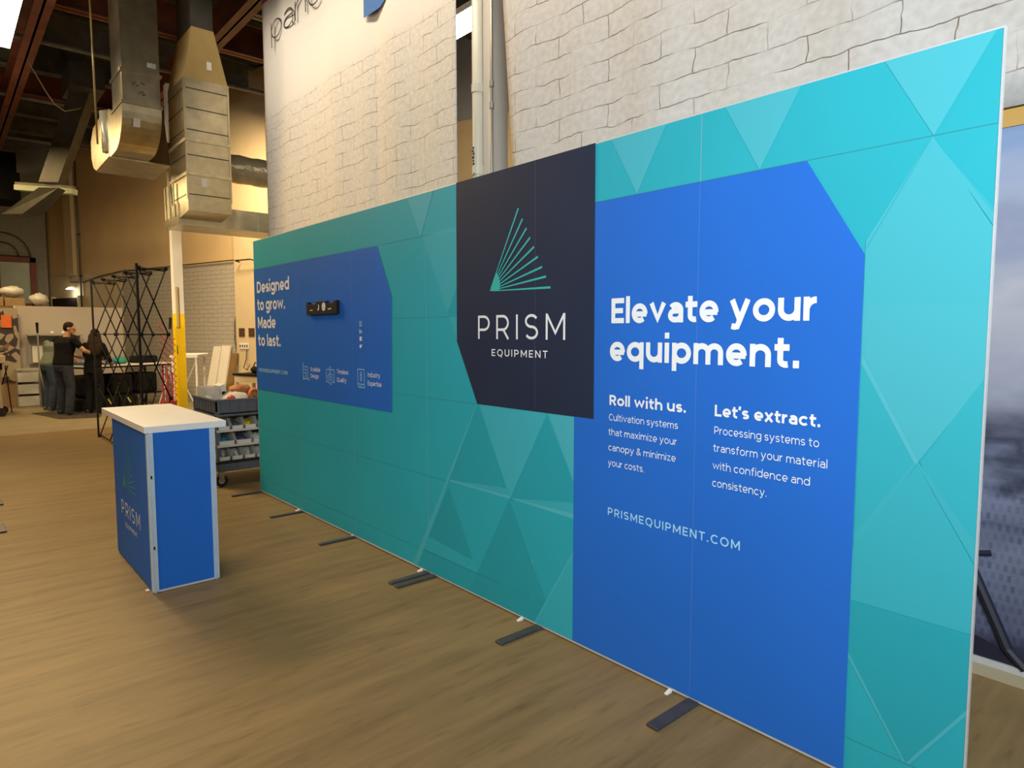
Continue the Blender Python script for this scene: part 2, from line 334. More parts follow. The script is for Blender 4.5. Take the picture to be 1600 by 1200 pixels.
# ------------------------------------------------------------------ stroke lettering (cap height 1)
def arc(cx, cy, rx, ry, a0, a1, n=14):
    return [(cx + rx*math.cos(R_(a0+(a1-a0)*i/n)), cy + ry*math.sin(R_(a0+(a1-a0)*i/n))) for i in range(n+1)]
XH = .75
def glyph(c, t):
    """returns width, strokes (points, closed)"""
    h = t / 2; X = XH
    def o_(w): return arc(w/2, X/2, w/2-h, X/2-h+.01, 0, 360, 26)[:-1]
    if c == 'l': return t, [([(h,0),(h,1.06)],0)]
    if c == 'i': return t*1.1, [([(h,0),(h,X)],0), ([(h,.90),(h,.90+t*1.05)],0)]
    if c == 'o': return .82, [(o_(.82),1)]
    if c == 'c': return .74, [(arc(.41,X/2,.41-h,X/2-h+.01,42,318,20),0)]
    if c == 'e': w=.80; return w, [([(w-h*.4,X/2-.03),(h,X/2-.03)],0), (arc(w/2,X/2,w/2-h,X/2-h+.01,-6,312,24),0)]
    if c in 'dbpq':
        w=.84; ring = arc(w/2 + (-.01 if c in 'dq' else .01), X/2, w/2-h, X/2-h+.01, 0, 360, 26)[:-1]
        x = w-h if c in 'dq' else h; y0, y1 = (0,1.06) if c in 'db' else (-.28,X)
        return w, [(ring,1), ([(x,y0),(x,y1)],0)]
    if c == 'g':
        w=.84; ring = arc(w/2-.01, X/2+.02, w/2-h, X/2-h, 0, 360, 26)[:-1]
        return w, [(ring,1), ([(w-h,X),(w-h,-.02)]+arc(w/2,-.02,w/2-h,.27-h,0,-150,10)[1:],0)]
    if c == 'u': w=.78; return w, [([(h,X),(h,.36)]+arc(w/2,.36,w/2-h,.36-h,180,360,14)[1:]+[(w-h,X)],0), ([(w-h,.3),(w-h,0)],0)]
    if c == 'n': w=.78; return w, [([(h,0),(h,X)],0), ([(h,.30)]+arc(w/2,X-.36,w/2-h,.36-h,180,0,14)+[(w-h,0)],0)]
    if c == 'h': w=.78; return w, [([(h,0),(h,1.06)],0), ([(h,.30)]+arc(w/2,X-.36,w/2-h,.36-h,180,0,14)+[(w-h,0)],0)]
    if c == 'm':
        w=1.24; r=(w/2-h)/2; a=[([(h,0),(h,X)],0)]
        for k in (0,1):
            x0=h+2*r*k; a.append(([(x0,.30)]+arc(x0+r,X-.33,r,.33-h,180,0,12)+[(x0+2*r,0)],0))
        return w, a
    if c == 'r': w=.48; return w, [([(h,0),(h,X)],0), ([(h,.30)]+arc(w*.88,X-.42,w*.88-h,.42-h,180,88,9),0)]
    if c == 't': w=.52; return w, [([(w*.40,X+.20),(w*.40,.24)]+arc(w*.40+.2,.24,.2,.24-h,180,290,8)[1:],0), ([(0,X-h),(w,X-h)],0)]
    if c == 'f': w=.50; return w, [([(w*.42,0),(w*.42,.82)]+arc(w*.42+.2,.82,.2,.24-h,180,75,8)[1:],0), ([(0,X-h),(w*.95,X-h)],0)]
    if c == 'a':
        w=.70; return w, [([(w-h,0),(w-h,.46)]+arc(w/2,.46,w/2-h,X-h-.46,0,148,14)[1:],0),
                          ([(w-h,.43),(.30,.43)]+arc(.30,.43-(.43-h)/2,.30-h,(.43-h)/2,90,270,10)[1:]+[(w*.62,h),(w-h,h+.10)],0)]
    if c == 's':
        w=.64; ry=(X-2*h)/4; rx=w/2-h
        return w, [(arc(w/2,X-h-ry,rx,ry,30,270,14)+arc(w/2,h+ry,rx,ry,90,-150,14)[1:],0)]
    if c == 'v': w=.80; return w, [([(h*.95,X),(w/2,h*1.45),(w-h*.95,X)],0)]
    if c == 'y': w=.80; return w, [([(h*.9,X),(w/2,h*.6)],0), ([(w-h*.9,X),(w/2-.09,-.16),(w/2-.20,-.28+h),(.08,-.28+h*1.3)],0)]
    if c == 'w': w=1.18; return w, [([(h*.9,X),(w*.28,h*1.4),(w/2,X-h*1.4),(w*.72,h*1.4),(w-h*.9,X)],0)]
    if c == 'x': w=.76; return w, [([(h*.8,X),(w-h*.8,0)],0), ([(w-h*.8,X),(h*.8,0)],0)]
    if c == 'z': w=.66; return w, [([(.03,X-h),(w-h*1.6,X-h),(h*1.6,h),(w,h)],0)]
    if c == '.': return t*1.15, [([(t*.57,0),(t*.57,t*1.15)],0)]
    if c == '\u2019': return t, [([(h*1.2,1.04),(h*.5,.72)],0)]
    if c == '&':
        return .92, [([(.90,h*.6),(.25,.70)]+arc(.42,.80,.17,.20-h*.6,180,0,12)[1:]+[(.52,.60),(.22,.44)]+arc(.36,.25,.33-h,.25-h,130,300,12)[1:]+[(.82,.46)],0)]
    # capitals
    if c == 'E': w=.68; return w, [([(w,1-h),(h,1-h),(h,h),(w,h)],0), ([(h,.5),(w*.92,.5)],0)]
    if c == 'L': w=.66; return w, [([(h,1),(h,h),(w,h)],0)]
    if c == 'I': return t, [([(h,0),(h,1)],0)]
    if c == 'T': w=.76; return w, [([(0,1-h),(w,1-h)],0), ([(w/2,1),(w/2,0)],0)]
    if c == 'N': w=.86; return w, [([(h,0),(h,1)],0), ([(w-h,0),(w-h,1)],0), ([(h,1-h*.4),(w-h,h*.4)],0)]
    if c == 'M': w=1.02; return w, [([(h,0),(h,1)],0), ([(w-h,0),(w-h,1)],0), ([(h,1-h*.5),(w/2,.26),(w-h,1-h*.5)],0)]
    if c == 'P': w=.78; return w, [([(h,0),(h,1)],0), ([(h,1-h),(w*.52,1-h)]+arc(w*.52,.67,w*.48-h,.33-h,90,-90,14)[1:]+[(h,.34+h)],0)]
    if c == 'R': w=.80; return w, [([(h,0),(h,1)],0), ([(h,1-h),(w*.52,1-h)]+arc(w*.52,.67,w*.46-h,.33-h,90,-90,14)[1:]+[(h,.34+h)],0), ([(w*.55,.40),(w-h*.9,0)],0)]
    if c == 'D': w=.90; return w, [([(h,h),(h,1-h),(w*.42,1-h)]+arc(w*.42,.5,w*.58-h,.5-h,90,-90,18)[1:],1)]
    if c == 'C': w=.88; return w, [(arc(.5,.5,.5-h,.5-h+.01,44,316,22),0)]
    if c in 'OQ':
        w=1.02; a=[(arc(w/2,.5,w/2-h,.5-h+.01,0,360,30)[:-1],1)]
        if c == 'Q': a.append(([(w*.60,.14),(w*.82,-.14)],0))
        return w, a
    if c == 'U': w=.84; return w, [([(h,1),(h,.40)]+arc(w/2,.40,w/2-h,.40-h,180,360,16)[1:]+[(w-h,1)],0)]
    if c == 'S':
        w=.74; ry=(1-2*h)/4; rx=w/2-h
        return w, [(arc(w/2,1-h-ry,rx,ry,28,270,16)+arc(w/2,h+ry,rx,ry,90,-152,16)[1:],0)]
    if c == 'p ': pass
    return .3, []
def thick(pts, closed, t):
    n = len(pts); L = []; Rr = []
    for i in range(n):
        p = Vector(pts[i])
        a = Vector(pts[(i-1) % n]) if (closed or i > 0) else None
        b = Vector(pts[(i+1) % n]) if (closed or i < n-1) else None
        d1 = (p - a).normalized() if a is not None else None
        d2 = (b - p).normalized() if b is not None else None
        d1 = d1 or d2; d2 = d2 or d1
        n1 = Vector((-d1.y, d1.x)); n2 = Vector((-d2.y, d2.x)); m = (n1 + n2)
        if m.length < 1e-4: m = n1.copy()
        m.normalize(); k = min(1 / max(m.dot(n1), .3), 1.6)
        L.append(p + m * (t/2*k)); Rr.append(p - m * (t/2*k))
    return L, Rr
def letters(mb, s, x0, x1, z, cap, t, y, gap=.16, space=.34, conv=None):
    """write s from x0 to x1 on baseline z with cap height cap on the plane y; t = stroke weight / cap height"""
    x = 0; out = []
    for i, c in enumerate(s):
        if c == ' ': x += space; continue
        w, st = glyph(c, t)
        out.append((x, st)); x += w + gap
    W = x - gap; sx = (x1 - x0) / W
    for gx, st in out:
        for pts, closed in st:
            L, Rr = thick(pts, closed, t); n = len(pts); rng = n if closed else n - 1
            vs_ = []
            for p in L + Rr:
                vs_.append((x0 + (gx + p.x) * sx, y - len(mb.f) * 1.5e-6 , z + p.y * cap))
            if conv: vs_ = [conv(v) for v in vs_]
            mb.add(vs_, [(i, (i+1) % n, n + (i+1) % n, n + i) for i in range(rng)])
    return mb

# ================================================================== SETTING
f = MB(); f.box(-6.15, 13, -9, 4.5, -.06, 0)
o = struct(f.build('floor', mat_floor())); o['label'] = 'brown wood-look vinyl plank floor'
f = MB(); f.box(-18, -6.15, -9, 4.5, -.06, -.003); f.box(-6.15, 13, 4.5, 9, -.06, -.003)
o = struct(f.build('floor_concrete', concrete)); o['label'] = 'beige concrete floor beyond the planks'

# back wall: runs obliquely behind everything; local x along wall, local y towards the room is -y
WO = Vector((-16.83, -.06, 0)); wdir = Vector((.95167, .30711, 0)); wang = math.degrees(math.atan2(wdir.y, wdir.x))
def wall_loc(s_, off=0): return WO + wdir * s_ + Vector((.30711, -.95167, 0)) * off
wb = struct(bpy.data.objects.new('wall_back', None)); COL.objects.link(wb); wb.location = WO; wb.rotation_euler = (0,0,R_(wang))
m = MB(); m.box(0, 26, 0, .2, 3.1, 7.4); m.build('upper_cladding', tanwall, wb)
m = MB(); m.box(0, 26, -.004, .2, 0, 3.1); m.build('brick_dado', brickwall, wb)
m = MB(); m.box(14.0, 26, -.006, 0, 5.1, 7.4); m.build('upper_shade_band', greyshade, wb)  # shade on the top of the tan wall, painted as a grey band
m = MB(); m.box(0, 4.36, -.02, 0, 0, 3.1); m.build('plaster_panel', creamwall, wb)
m = MB(); m.box(0, .5, -.18, 0, 0, 6.6); p_ = m.build('pilaster', creamwall, wb)
m = MB(); m.box(1.92, 2.3, -.14, 0, 3.1, 6.6); m.build('pilaster', creamwall, wb)
m = MB(); m.box(9.0, 10.1, -.16, 0, 0, 6.9); m.build('pilaster', creamwall, wb)
m = MB()
pts = [(1.9, -.05, 2.93), (2.6, -.05, 2.9), (3.4, -.05, 3.02), (4.4, -.05, 3.1), (8.9, -.05, 3.13)]
m.tube(pts, .012, 6); m.build('cable', blackm, wb)

wl = MB(); wl.box(-16.2, -16.0, -9, .1, 0, 7.4); struct(wl.build('wall_left', brickdark))
wr = MB(); wr.box(-18, 13, -9.2, -9, 0, 7.4); struct(wr.build('wall_front', tanwall))
we = MB(); we.box(13, 13.2, -9, 9, 0, 7.4); struct(we.build('wall_right', creamwall))

# ceiling with steel
ce = MB(); ce.box(-18, 13, -9, 9, 6.95, 7.05); ce = struct(ce.build('ceiling', deckm))
m = MB()
for i in range(60):
    x = -17.5 + i * .5; m.box(x, x + .16, -9, 9, 6.88, 6.95)
m.build('deck_ribs', deckm, ce)
def ibeam(mb, axis, c, lo, hi, z, w, h):
    for (a, b, u, v) in ((-w/2, w/2, z, z+.03), (-w/2, w/2, z+h-.03, z+h), (-.015, .015, z, z+h)):
        if axis == 'x': mb.box(lo, hi, c+a, c+b, u, v)
        else: mb.box(c+a, c+b, lo, hi, u, v)
for y in (-1.02, 1.12, -5.4):
    m = MB(); ibeam(m, 'x', y, -16, 12, 5.95, .22, .42); m.build('girder', girderm, ce)
for i, x in enumerate((-15.2, -13.6, -12.0, -10.4, -8.8, -7.2, -5.6, -4.0, -2.4, -.8, 2.4, 5.6)):
    m = MB(); ibeam(m, 'y', x, -9, 8.6 if x > -5 else 2.6, 6.36, .2, .5)
    m.build('joist', girderm if i in (3, 6) else joistm, ce)
for x in (-13.0, -9.6, -6.4):
    m = MB(); m.tube([(x, -6, 6.1), (x + .1, 0, 6.05), (x, 2.6, 6.1)], .04, 8); m.build('pipe_run', joistm, ce)

# high window on the left wall
w1 = MB(); w1.box(-15.99, -15.93, -1.9, -.17, 2.30, 3.58); w1 = struct(w1.build('window_1', glassm))
m = MB()
for a in ((-1.9, -.17, 3.47, 3.60), (-1.9, -.17, 2.25, 2.36), (-.30, -.17, 2.3, 3.6), (-1.02, -.96, 2.36, 3.47)):
    m.box(-15.94, -15.86, a[0], a[1], a[2], a[3])
m.build('window_frame', redwood, w1)
gr = thing('arched_grille', 'thin black arched wire grille above the red framed window', 'grille', (-15.9, -.9, 3.62))
for r in (.62, .36):
    m = MB(); m.tube([(0, r*math.cos(t), r*math.sin(t)) for t in [math.pi*i/16 for i in range(17)]], .012, 6); m.build('arch_bar', blackm, gr, smooth=True)
m = MB(); m.tube([(0, -.62, 0), (0, .62, 0)], .012, 6); m.build('base_bar', blackm, gr)

# ================================================================== DISPLAY WALL
W, H = 5.925, 2.44
PW = W / 6
dw = thing('display_wall', 'long teal trade show wall with blue panels, navy logo panel and slogans', 'display wall', (0, 0, 0))
for k in range(6):
    m = MB(); x0, x1 = k*PW, (k+1)*PW
    m.box(x0+.001, x1-.001, 0, .016, .022, H-.006)
    m.build('teal_panel', teal, dw)
m = MB()
m.box(0, W, .001, .018, H-.006, H); m.box(0, W, .001, .018, .010, .022); m.box(-.006, 0, .001, .05, .01, H); m.box(W, W+.005, .001, .018, .01, H)
for k in range(1, 6): m.box(k*PW-.02, k*PW+.02, .017, .03, .022, H-.006)
m.build('frame', alu, dw)
m = MB()
for k in range(1, 6): m.add([(k*PW-.0022,-.0009,.03),(k*PW+.0022,-.0009,.03),(k*PW+.0022,-.0009,H-.01),(k*PW-.0022,-.0009,H-.01)], [(0,1,2,3)])
m.build('panel_seam', M('pale_seam', (.16, .42, .47), .5), dw)
m = MB()
for z in (.148, .65, 1.155, 1.662, 2.17):
    for a, b in ((0, W),):
        m.flat([(a, z-.001), (b, z-.001), (b, z+.001), (a, z+.001)], -.0007)
m.build('cross_seam', seamm, dw)

# printed triangle pattern: lattice of triangles in lighter and darker teal
TA = lambda k: 2.905 + .571*k
TB = lambda k: 3.190 + .571*k
Z = (.150, .652, 1.155, 1.664, 2.170, 2.434)
tri = {}
STK = [1.0]
def shade(f_, pts): tri.setdefault(round(f_*.75*STK[0], 2), []).append(pts)
def top_tri(k, f_):   # down-pointing triangle hanging from the top edge
    s_ = (Z[5]-Z[4]) / (.505) * .2855; shade(f_, [(TA(k), Z[4]), (TA(k)+s_, Z[5]), (TA(k)-s_, Z[5])])
top_tri(0, .13); top_tri(3, .11); top_tri(4, .11); top_tri(5, .11)
xe = lambda z: 2.777 + (2.434 - z) * .5532           # long slanted edge left of the navy panel
shade(.07, [(xe(2.17), 2.17), (3.30, 2.17), (3.30, 1.80), (xe(1.69), 1.69)])
shade(.03, [(xe(2.434)+.29, 2.434), (3.30, 2.434), (3.30, 2.19), (xe(2.17), 2.172)])
STK[0] = .62
for i in range(4): shade(.12+.05*i, [(2.925, 2.173+.001*i), (3.30, 2.166), (3.30, 2.196-.008*i)])
STK[0] = 1.0
shade(-.10, [(3.192, 1.69), (3.30, 1.49), (3.30, 1.86)])
shade(.05, [(xe(1.66), 1.66), (3.30, 1.66), (3.30, 1.50)])
# below the navy panel
shade(.07, [(3.50, 1.155), (4.06, 1.155), (3.768, .652)])
shade(.10, [(4.064, 1.155), (4.26, 1.155), (4.26, .81)])
shade(-.16, [(3.477, 1.155), (3.194, .655), (3.765, .655)])
shade(-.14, [(4.06, 1.135), (3.768, .652), (4.26, .652), (4.26, .80)])
shade(-.03, [(3.194, .655), (3.765, .655), (3.475, .152), (2.90, .152)])
shade(-.22, [(3.19, .62), (3.47, .152), (2.90, .152)])
shade(-.22, [(3.765, .64), (4.055, .155), (3.475, .152)])
shade(-.05, [(3.80, .652), (4.26, .652), (4.26, .50), (4.057, .155)])
shade(-.17, [(2.89, .145), (3.475, .145), (3.39, .02), (2.82, .02)])
shade(-.24, [(3.475, .145), (4.057, .145), (3.97, .02), (3.39, .02)])
shade(.03, [(4.057, .15), (4.26, .48), (4.26, .02), (3.97, .02)])
STK[0] = .62
for i in range(4):   # printed light streaks along triangle edges
    w_ = .030*(1-i/4.)
    shade(.10+.06*i, [(3.470, 1.150), (3.477, 1.150), (2.815+w_*.4, .02), (2.795-w_, .02)])
    shade(.06+.06*i, [(3.20, .655), (3.765, .652), (3.765, .655+.055*(1-i/4.)), (3.20, .665)])
    shade(.06+.06*i, [(3.775, .655), (4.26, .645), (4.26, .652+.075*(1-i/4.)), (3.80, .662)])
    shade(.03+.05*i, [(2.90, .155), (3.472, .150), (3.472, .152+.06*(1-i/4.)), (2.91, .155+.10*(1-i/4.))])
    shade(.06+.05*i, [(3.967, .02), (3.98, .02), (4.26, .475+.0*i), (4.26, .475+.03*(1-i/4.))])
# right end
STK[0] = .85
shade(.11, [(5.758, 2.168), (5.925, 1.875), (5.925, 1.66), (5.575, 1.66), (5.575, 1.84)])
shade(.12, [(5.575, 1.66), (5.925, 1.66), (5.925, 1.42), (5.762, 1.16), (5.758, 1.15), (5.575, 1.46)])
shade(.03, [(5.765, 1.155), (5.925, 1.43), (5.925, .87)])
shade(.03, [(5.575, .82), (5.758, 1.15), (5.575, 1.46)])
shade(.05, [(5.758, 1.148), (5.925, .86), (5.925, .645), (5.57, .645), (5.57, .82)])
shade(-.14, [(5.57, .643), (5.925, .643), (5.925, .40), (5.765, .152), (5.57, .46)])
STK[0] = .55
for i in range(4):
    u = 1-i/4.
    shade(.10+.06*i, [(5.577, 1.47-.012*u), (5.577, 1.49+.012*u), (5.762, 1.155), (5.752, 1.145)])
    shade(.10+.05*i, [(5.758, 1.148), (5.764, 1.152), (5.925, .90+.03*u), (5.925, .865)])
    shade(.10+.05*i, [(5.758, 1.150), (5.752, 1.156), (5.575, .85+.03*u), (5.575, .825)])
    shade(.08+.04*i, [(5.762, 2.155), (5.925, 1.90+.03*u), (5.925, 1.88)])
    shade(.12+.04*i, [(5.752, 2.162), (5.575, 1.86+.01*u), (5.575, 1.845)])
    shade(.06+.06*i, [(5.57, .44), (5.57, .47+.03*u), (5.768, .150), (5.755, .15)])
    shade(.06+.05*i, [(5.765, .150), (5.775, .150), (5.925, .385), (5.925, .40+.012*u)])
m = MB(); ms = []; lay = 0
for i, f_ in enumerate(sorted(tri)):
    ms.append(tealm(f_))
order = []
for f_ in tri:
    for pts in tri[f_]: order.append((f_, pts))
keys = sorted(tri)
for j, (f_, pts) in enumerate(order):
    m.m = keys.index(f_); m.flat(pts, -.0010 - j * .000006)
m.build('triangle_pattern', ms, dw, fix=False)

m = MB(); m.flat([(0, 2.168), (2.358, 2.165), (2.543, 1.816), (2.527, 1.02), (0, 1.02)], -.0026)
m.build('blue_panel', blue, dw, fix=False)
m = MB(); m.flat([(4.253, 2.168), (5.369, 2.168), (5.574, 1.826), (5.571, .022), (4.250, .022)], -.0026)
m.build('blue_panel', blue, dw, fix=False)
m = MB(); m.flat([(3.292, 2.4385), (4.377, 2.4385), (4.380, 1.157), (3.482, 1.157), (3.288, 1.516)], -.0032)
m.build('navy_logo_panel', navy, dw, fix=False)
m = MB()
for k in (1, 2): m.flat([(k*PW-.0016, 1.03), (k*PW+.0016, 1.03), (k*PW+.0016, 2.16), (k*PW-.0016, 2.16)], -.0030)
m.flat([(5*PW-.0016, .03), (5*PW+.0016, .03), (5*PW+.0016, 2.16), (5*PW-.0016, 2.16)], -.0030)
m.build('panel_seam', M('blue_seam', (.06, .20, .60), .5), dw, fix=False)
m = MB(); m.flat([(4*PW+.02-.0014, 1.17), (4*PW+.02+.0014, 1.17), (4*PW+.02+.0014, 2.43), (4*PW+.02-.0014, 2.43)], -.0036)
m.build('panel_seam', M('navy_seam', (.05, .065, .11), .5), dw, fix=False)

YT = -.0042
FAN = [(3.841, 2.217), (3.874, 2.158), (3.905, 2.107), (3.933, 2.056), (3.963, 2.006), (3.992, 1.953), (4.023, 1.899), (4.052, 1.849), (4.084, 1.793)]
def fan(mb, y, conv):
    ap = Vector((3.602, 1.797))
    for i, p in enumerate(FAN):
        p = Vector(p); d = (p - ap).normalized(); n = Vector((-d.y, d.x)); q = ap + d * .02; w0, w1 = .0022, .0058
        pts = [q - n*w0, p - n*w1, p + n*w1, q + n*w0]
        mb.add([conv((a.x, y, a.y)) for a in pts], [(0,1,2,3)])
    arcp = [ap + (Vector(p) - ap).normalized() * (.115 - .004*i) for i, p in enumerate(FAN)]
    mb.add([conv((ap.x, y - .0004, ap.y))] + [conv((a.x, y - .0004, a.y)) for a in arcp], [tuple(range(len(arcp)+1))])
ident = lambda v: v
m = MB(); fan(m, YT, ident); m.build('fan_logo', mintp, dw, fix=False)
m = MB(); letters(m, 'PRISM', 3.494, 4.189, 1.531, .132, .105, YT, gap=.42)
m.build('logo_lettering', whitep, dw, fix=False)
m = MB(); letters(m, 'EQUIPMENT', 3.616, 4.065, 1.437, .038, .15, YT, gap=.36)
m.build('logo_lettering', whitep, dw, fix=False)
def text(s_, x0, x1, z, cap, t, mat_=whitep, gap=.16, space=.34, nm='slogan_lettering'):
    mm = MB(); letters(mm, s_, x0, x1, z, cap, t, YT, gap, space); return mm.build(nm, mat_, dw, fix=False)
text('Elevate your', 4.484, 5.426, 1.609, .113, .208, gap=.10, space=.36)
text('equipment.', 4.477, 5.367, 1.438, .115, .208, gap=.115)
text('Roll with us.', 4.478, 4.893, 1.233, .047, .205, gap=.12, space=.36, nm='heading_lettering')
text('Let\u2019s extract.', 5.028, 5.449, 1.233, .046, .205, gap=.10, space=.36, nm='heading_lettering')
for s_, a, b, z in (('Cultivation systems', 4.476, 4.855, 1.161), ('that maximize your', 4.474, 4.852, 1.092), ('canopy & minimize', 4.474, 4.847, 1.020), ('your costs.', 4.473, 4.681, .948)):
    text(s_, a, b, z, .031, .115, gap=.16, space=.36, nm='body_lettering')
for s_, a, b, z in (('Processing systems to', 5.028, 5.447, 1.161), ('transform your material', 5.025, 5.478, 1.090), ('with confidence and', 5.024, 5.419, 1.018), ('consistency.', 5.024, 5.256, .947)):
    text(s_, a, b, z, .031, .115, gap=.16, space=.36, nm='body_lettering')
text('PRISMEQUIPMENT.COM', 4.475, 5.153, .713, .037, .165, ltblue, gap=.27, nm='web_address')
for s_, a, b, z in (('Designed', .075, .838, 1.942), ('to grow.', .073, .737, 1.777), ('Made', .072, .512, 1.608), ('to last.', .070, .614, 1.441)):
    text(s_, a, b, z, .108, .20, gap=.10, space=.34)
text('PRISMEQUIPMENT.COM', .066, .752, 1.193, .034, .20, ltblue, gap=.27, nm='web_address')
for s_, a, b, z in (('Scalable', 1.232, 1.418, 1.248), ('Design', 1.233, 1.387, 1.193), ('Timeless', 1.714, 1.902, 1.249), ('Quality', 1.711, 1.870, 1.186), ('Industry', 2.202, 2.376, 1.248), ('Expertise', 2.200, 2.396, 1.186)):
    text(s_, a, b, z, .034, .13, gap=.14, nm='icon_caption')
# line icons
def line(mb, pts, w=.0055, closed=False, y=YT):
    L, Rr = thick(pts, closed, w); n = len(pts)
    mb.add([(p.x, y, p.y) for p in L + Rr], [(i, (i+1) % n, n + (i+1) % n, n + i) for i in range(n if closed else n-1)])
m = MB()
line(m, [(1.085, 1.30), (1.085, 1.165)]); line(m, [(1.085, 1.281), (1.180, 1.281), (1.180, 1.178)]); line(m, [(1.075, 1.178), (1.205, 1.178), (1.205, 1.163)])
line(m, [(1.085, 1.256), (1.155, 1.256), (1.155, 1.178)]); line(m, [(1.085, 1.230), (1.130, 1.230), (1.130, 1.178)])
line(m, arc(1.085, 1.302, .008, .008, 0, 360, 10)[:-1], .004, True); line(m, arc(1.093, 1.186, .014, .014, 0, 360, 10)[:-1], .004, True)
m.build('scale_icon', ltblue, dw, fix=False)
m = MB()
line(m, [(1.540, 1.275), (1.530, 1.275), (1.530, 1.175), (1.545, 1.175)]); line(m, [(1.655, 1.275), (1.668, 1.275), (1.668, 1.175), (1.652, 1.175)])
line(m, arc(1.599, 1.285, .014, .014, 0, 360, 12)[:-1], .005, True); line(m, [(1.545, 1.275), (1.585, 1.275)]); line(m, [(1.613, 1.275), (1.655, 1.275)])
gear = []
for i in range(24):
    r = .050 if (i // 2) % 2 else .038; gear.append((1.599 + r*math.cos(2*math.pi*i/24), 1.205 + r*1.0*math.sin(2*math.pi*i/24)))
line(m, gear, .005, True); line(m, arc(1.599, 1.205, .017, .017, 0, 360, 12)[:-1], .005, True); line(m, [(1.599, 1.27), (1.599, 1.245)]); line(m, [(1.599, 1.222), (1.585, 1.24)])
m.build('gear_icon', ltblue, dw, fix=False)
m = MB()
line(m, [(2.050, 1.298), (2.150, 1.298), (2.150, 1.165), (2.062, 1.165), (2.050, 1.177)], .0055, True); line(m, [(2.050, 1.190), (2.150, 1.190)]); line(m, [(2.07, 1.178), (2.12, 1.178)], .004)
for k in range(3): line(m, [(2.100, 1.281-.021*k), (2.114, 1.268-.021*k), (2.100, 1.250-.021*k), (2.086, 1.268-.021*k)], .0045, True)
m.build('book_icon', ltblue, dw, fix=False)
m = MB()
line(m, [(2.093, 1.648), (2.123, 1.648), (2.123, 1.614), (2.093, 1.614)], .005, True); line(m, arc(2.108, 1.631, .008, .008, 0, 360, 12)[:-1], .004, True)
m.build('camera_badge', ltblue, dw, fix=False)
m = MB()
m.flat([(2.089, 1.592), (2.097, 1.592), (2.097, 1.585), (2.089, 1.585)], YT); m.flat([(2.089, 1.581), (2.097, 1.581), (2.097, 1.562), (2.089, 1.562)], YT)
line(m, [(2.104, 1.562), (2.104, 1.581)], .007); line(m, [(2.104, 1.574)] + arc(2.114, 1.573, .008, .006, 180, 0, 8) + [(2.122, 1.562)], .006)
m.build('network_badge', whitep, dw, fix=False)
m = MB(); m.flat([(2.090, 1.537), (2.125, 1.537), (2.125, 1.507), (2.090, 1.507)], YT); m.m = 1
line(m, [(2.114, 1.507), (2.114, 1.526), (2.120, 1.531)], .004, y=YT-.0006); line(m, [(2.108, 1.521), (2.120, 1.521)], .004, y=YT-.0006)
m.build('square_badge', [whitep, blue], dw, fix=False)
m = MB(); m.flat([(2.086, 1.460), (2.092, 1.456), (2.104, 1.454), (2.117, 1.462), (2.120, 1.474), (2.126, 1.480), (2.117, 1.482), (2.108, 1.480), (2.104, 1.472), (2.090, 1.480), (2.088, 1.470)], YT)
m.build('bird_badge', whitep, dw, fix=False)
# floor feet and white clips
for x, w_ in ((.02, .035), (.985, .035), (1.94, .04), (2.945, .042), (3.02, .042), (4.005, .052), (4.955, .055)):
    m = MB(); m.box(x-w_/2, x+w_/2, -.285, .30, .001, .014); m.build('floor_foot', footm, dw, bevel=.004)
for x in (.92, 1.92, 2.88, 3.87, 4.84):
    m = MB(); m.hexa([(x-.008, -.036, .001), (x+.008, -.036, .001), (x+.008, .0, .001), (x-.008, .0, .001)], [(x-.008, -.036, .005), (x+.008, -.036, .005), (x+.008, -.001, .016), (x-.008, -.001, .016)])
    m.build('white_clip', M('white_plastic', (.80, .78, .74), .5), dw)

# monitor bracket hung on the left blue panel
br = thing('monitor_bracket', 'black steel monitor mounting bracket on the left blue panel', 'bracket', (1.508, -.004, 1.712))
m = MB(); m.prism([(-.272, 0), (.272, 0), (.272, .102), (.225, .102), (.213, .084), (.097, .084), (.094, .103), (-.096, .103), (-.100, .082), (-.222, .082), (-.236, .102), (-.272, .102)], -.025, 0, 'y')
m.build('plate', blackm, br, bevel=.002)
m = MB(); m.add([(p[0], -.0262, p[1]) for p in arc(.052, .058, .034, .034, 0, 360, 24)[:-1]], [tuple(range(24))]); m.build('round_hole', paper, br, fix=False)
for pts_, w_ in (([(-.058, .036)] + arc(-.062, .056, .026, .030, -40, 45, 8)[1:], .014), ([(-.20, .034), (-.15, .036)], .007), ([(.125, .037), (.185, .041)], .009)):
    m = MB(); line(m, pts_, w_, y=-.0262); m.build('slot', paper, br, fix=False)
m = MB(); m.tube([(.056, -.028, .052), (.066, -.028, .060)], .004, 8); m.build('bolt', alu, br)

# ================================================================== COUNTER
cn = thing('counter', 'blue panelled promotional counter with white slab top and fan logo', 'counter', (1.64, -1.245, 0))
OC = (1.64, -1.245, 0)
X0, X1, Y0, Y1, ZT = 1.125, 2.150, -1.435, -1.055, .972
m = MB(); m.box(.815, 2.142, -1.446, -.980, ZT, 1.013); m.build('countertop', laminate, cn, off=OC, bevel=.003)
m = MB(); m.box(X0, X1-.004, Y0, Y0+.012, .012, ZT); m.build('front_panel', blue, cn, off=OC)
m = MB(); m.box(X1-.014, X1-.004, Y0+.03, Y1-.03, .012, ZT); m.build('side_panel', blue, cn, off=OC)
m = MB(); m.box(X0, X0+.012, Y0+.012, Y1, .012, ZT); m.build('side_panel', blue, cn, off=OC)
m = MB(); m.box(X0+.012, X1-.014, Y1-.012, Y1, .012, ZT); m.build('back_panel', blue, cn, off=OC)
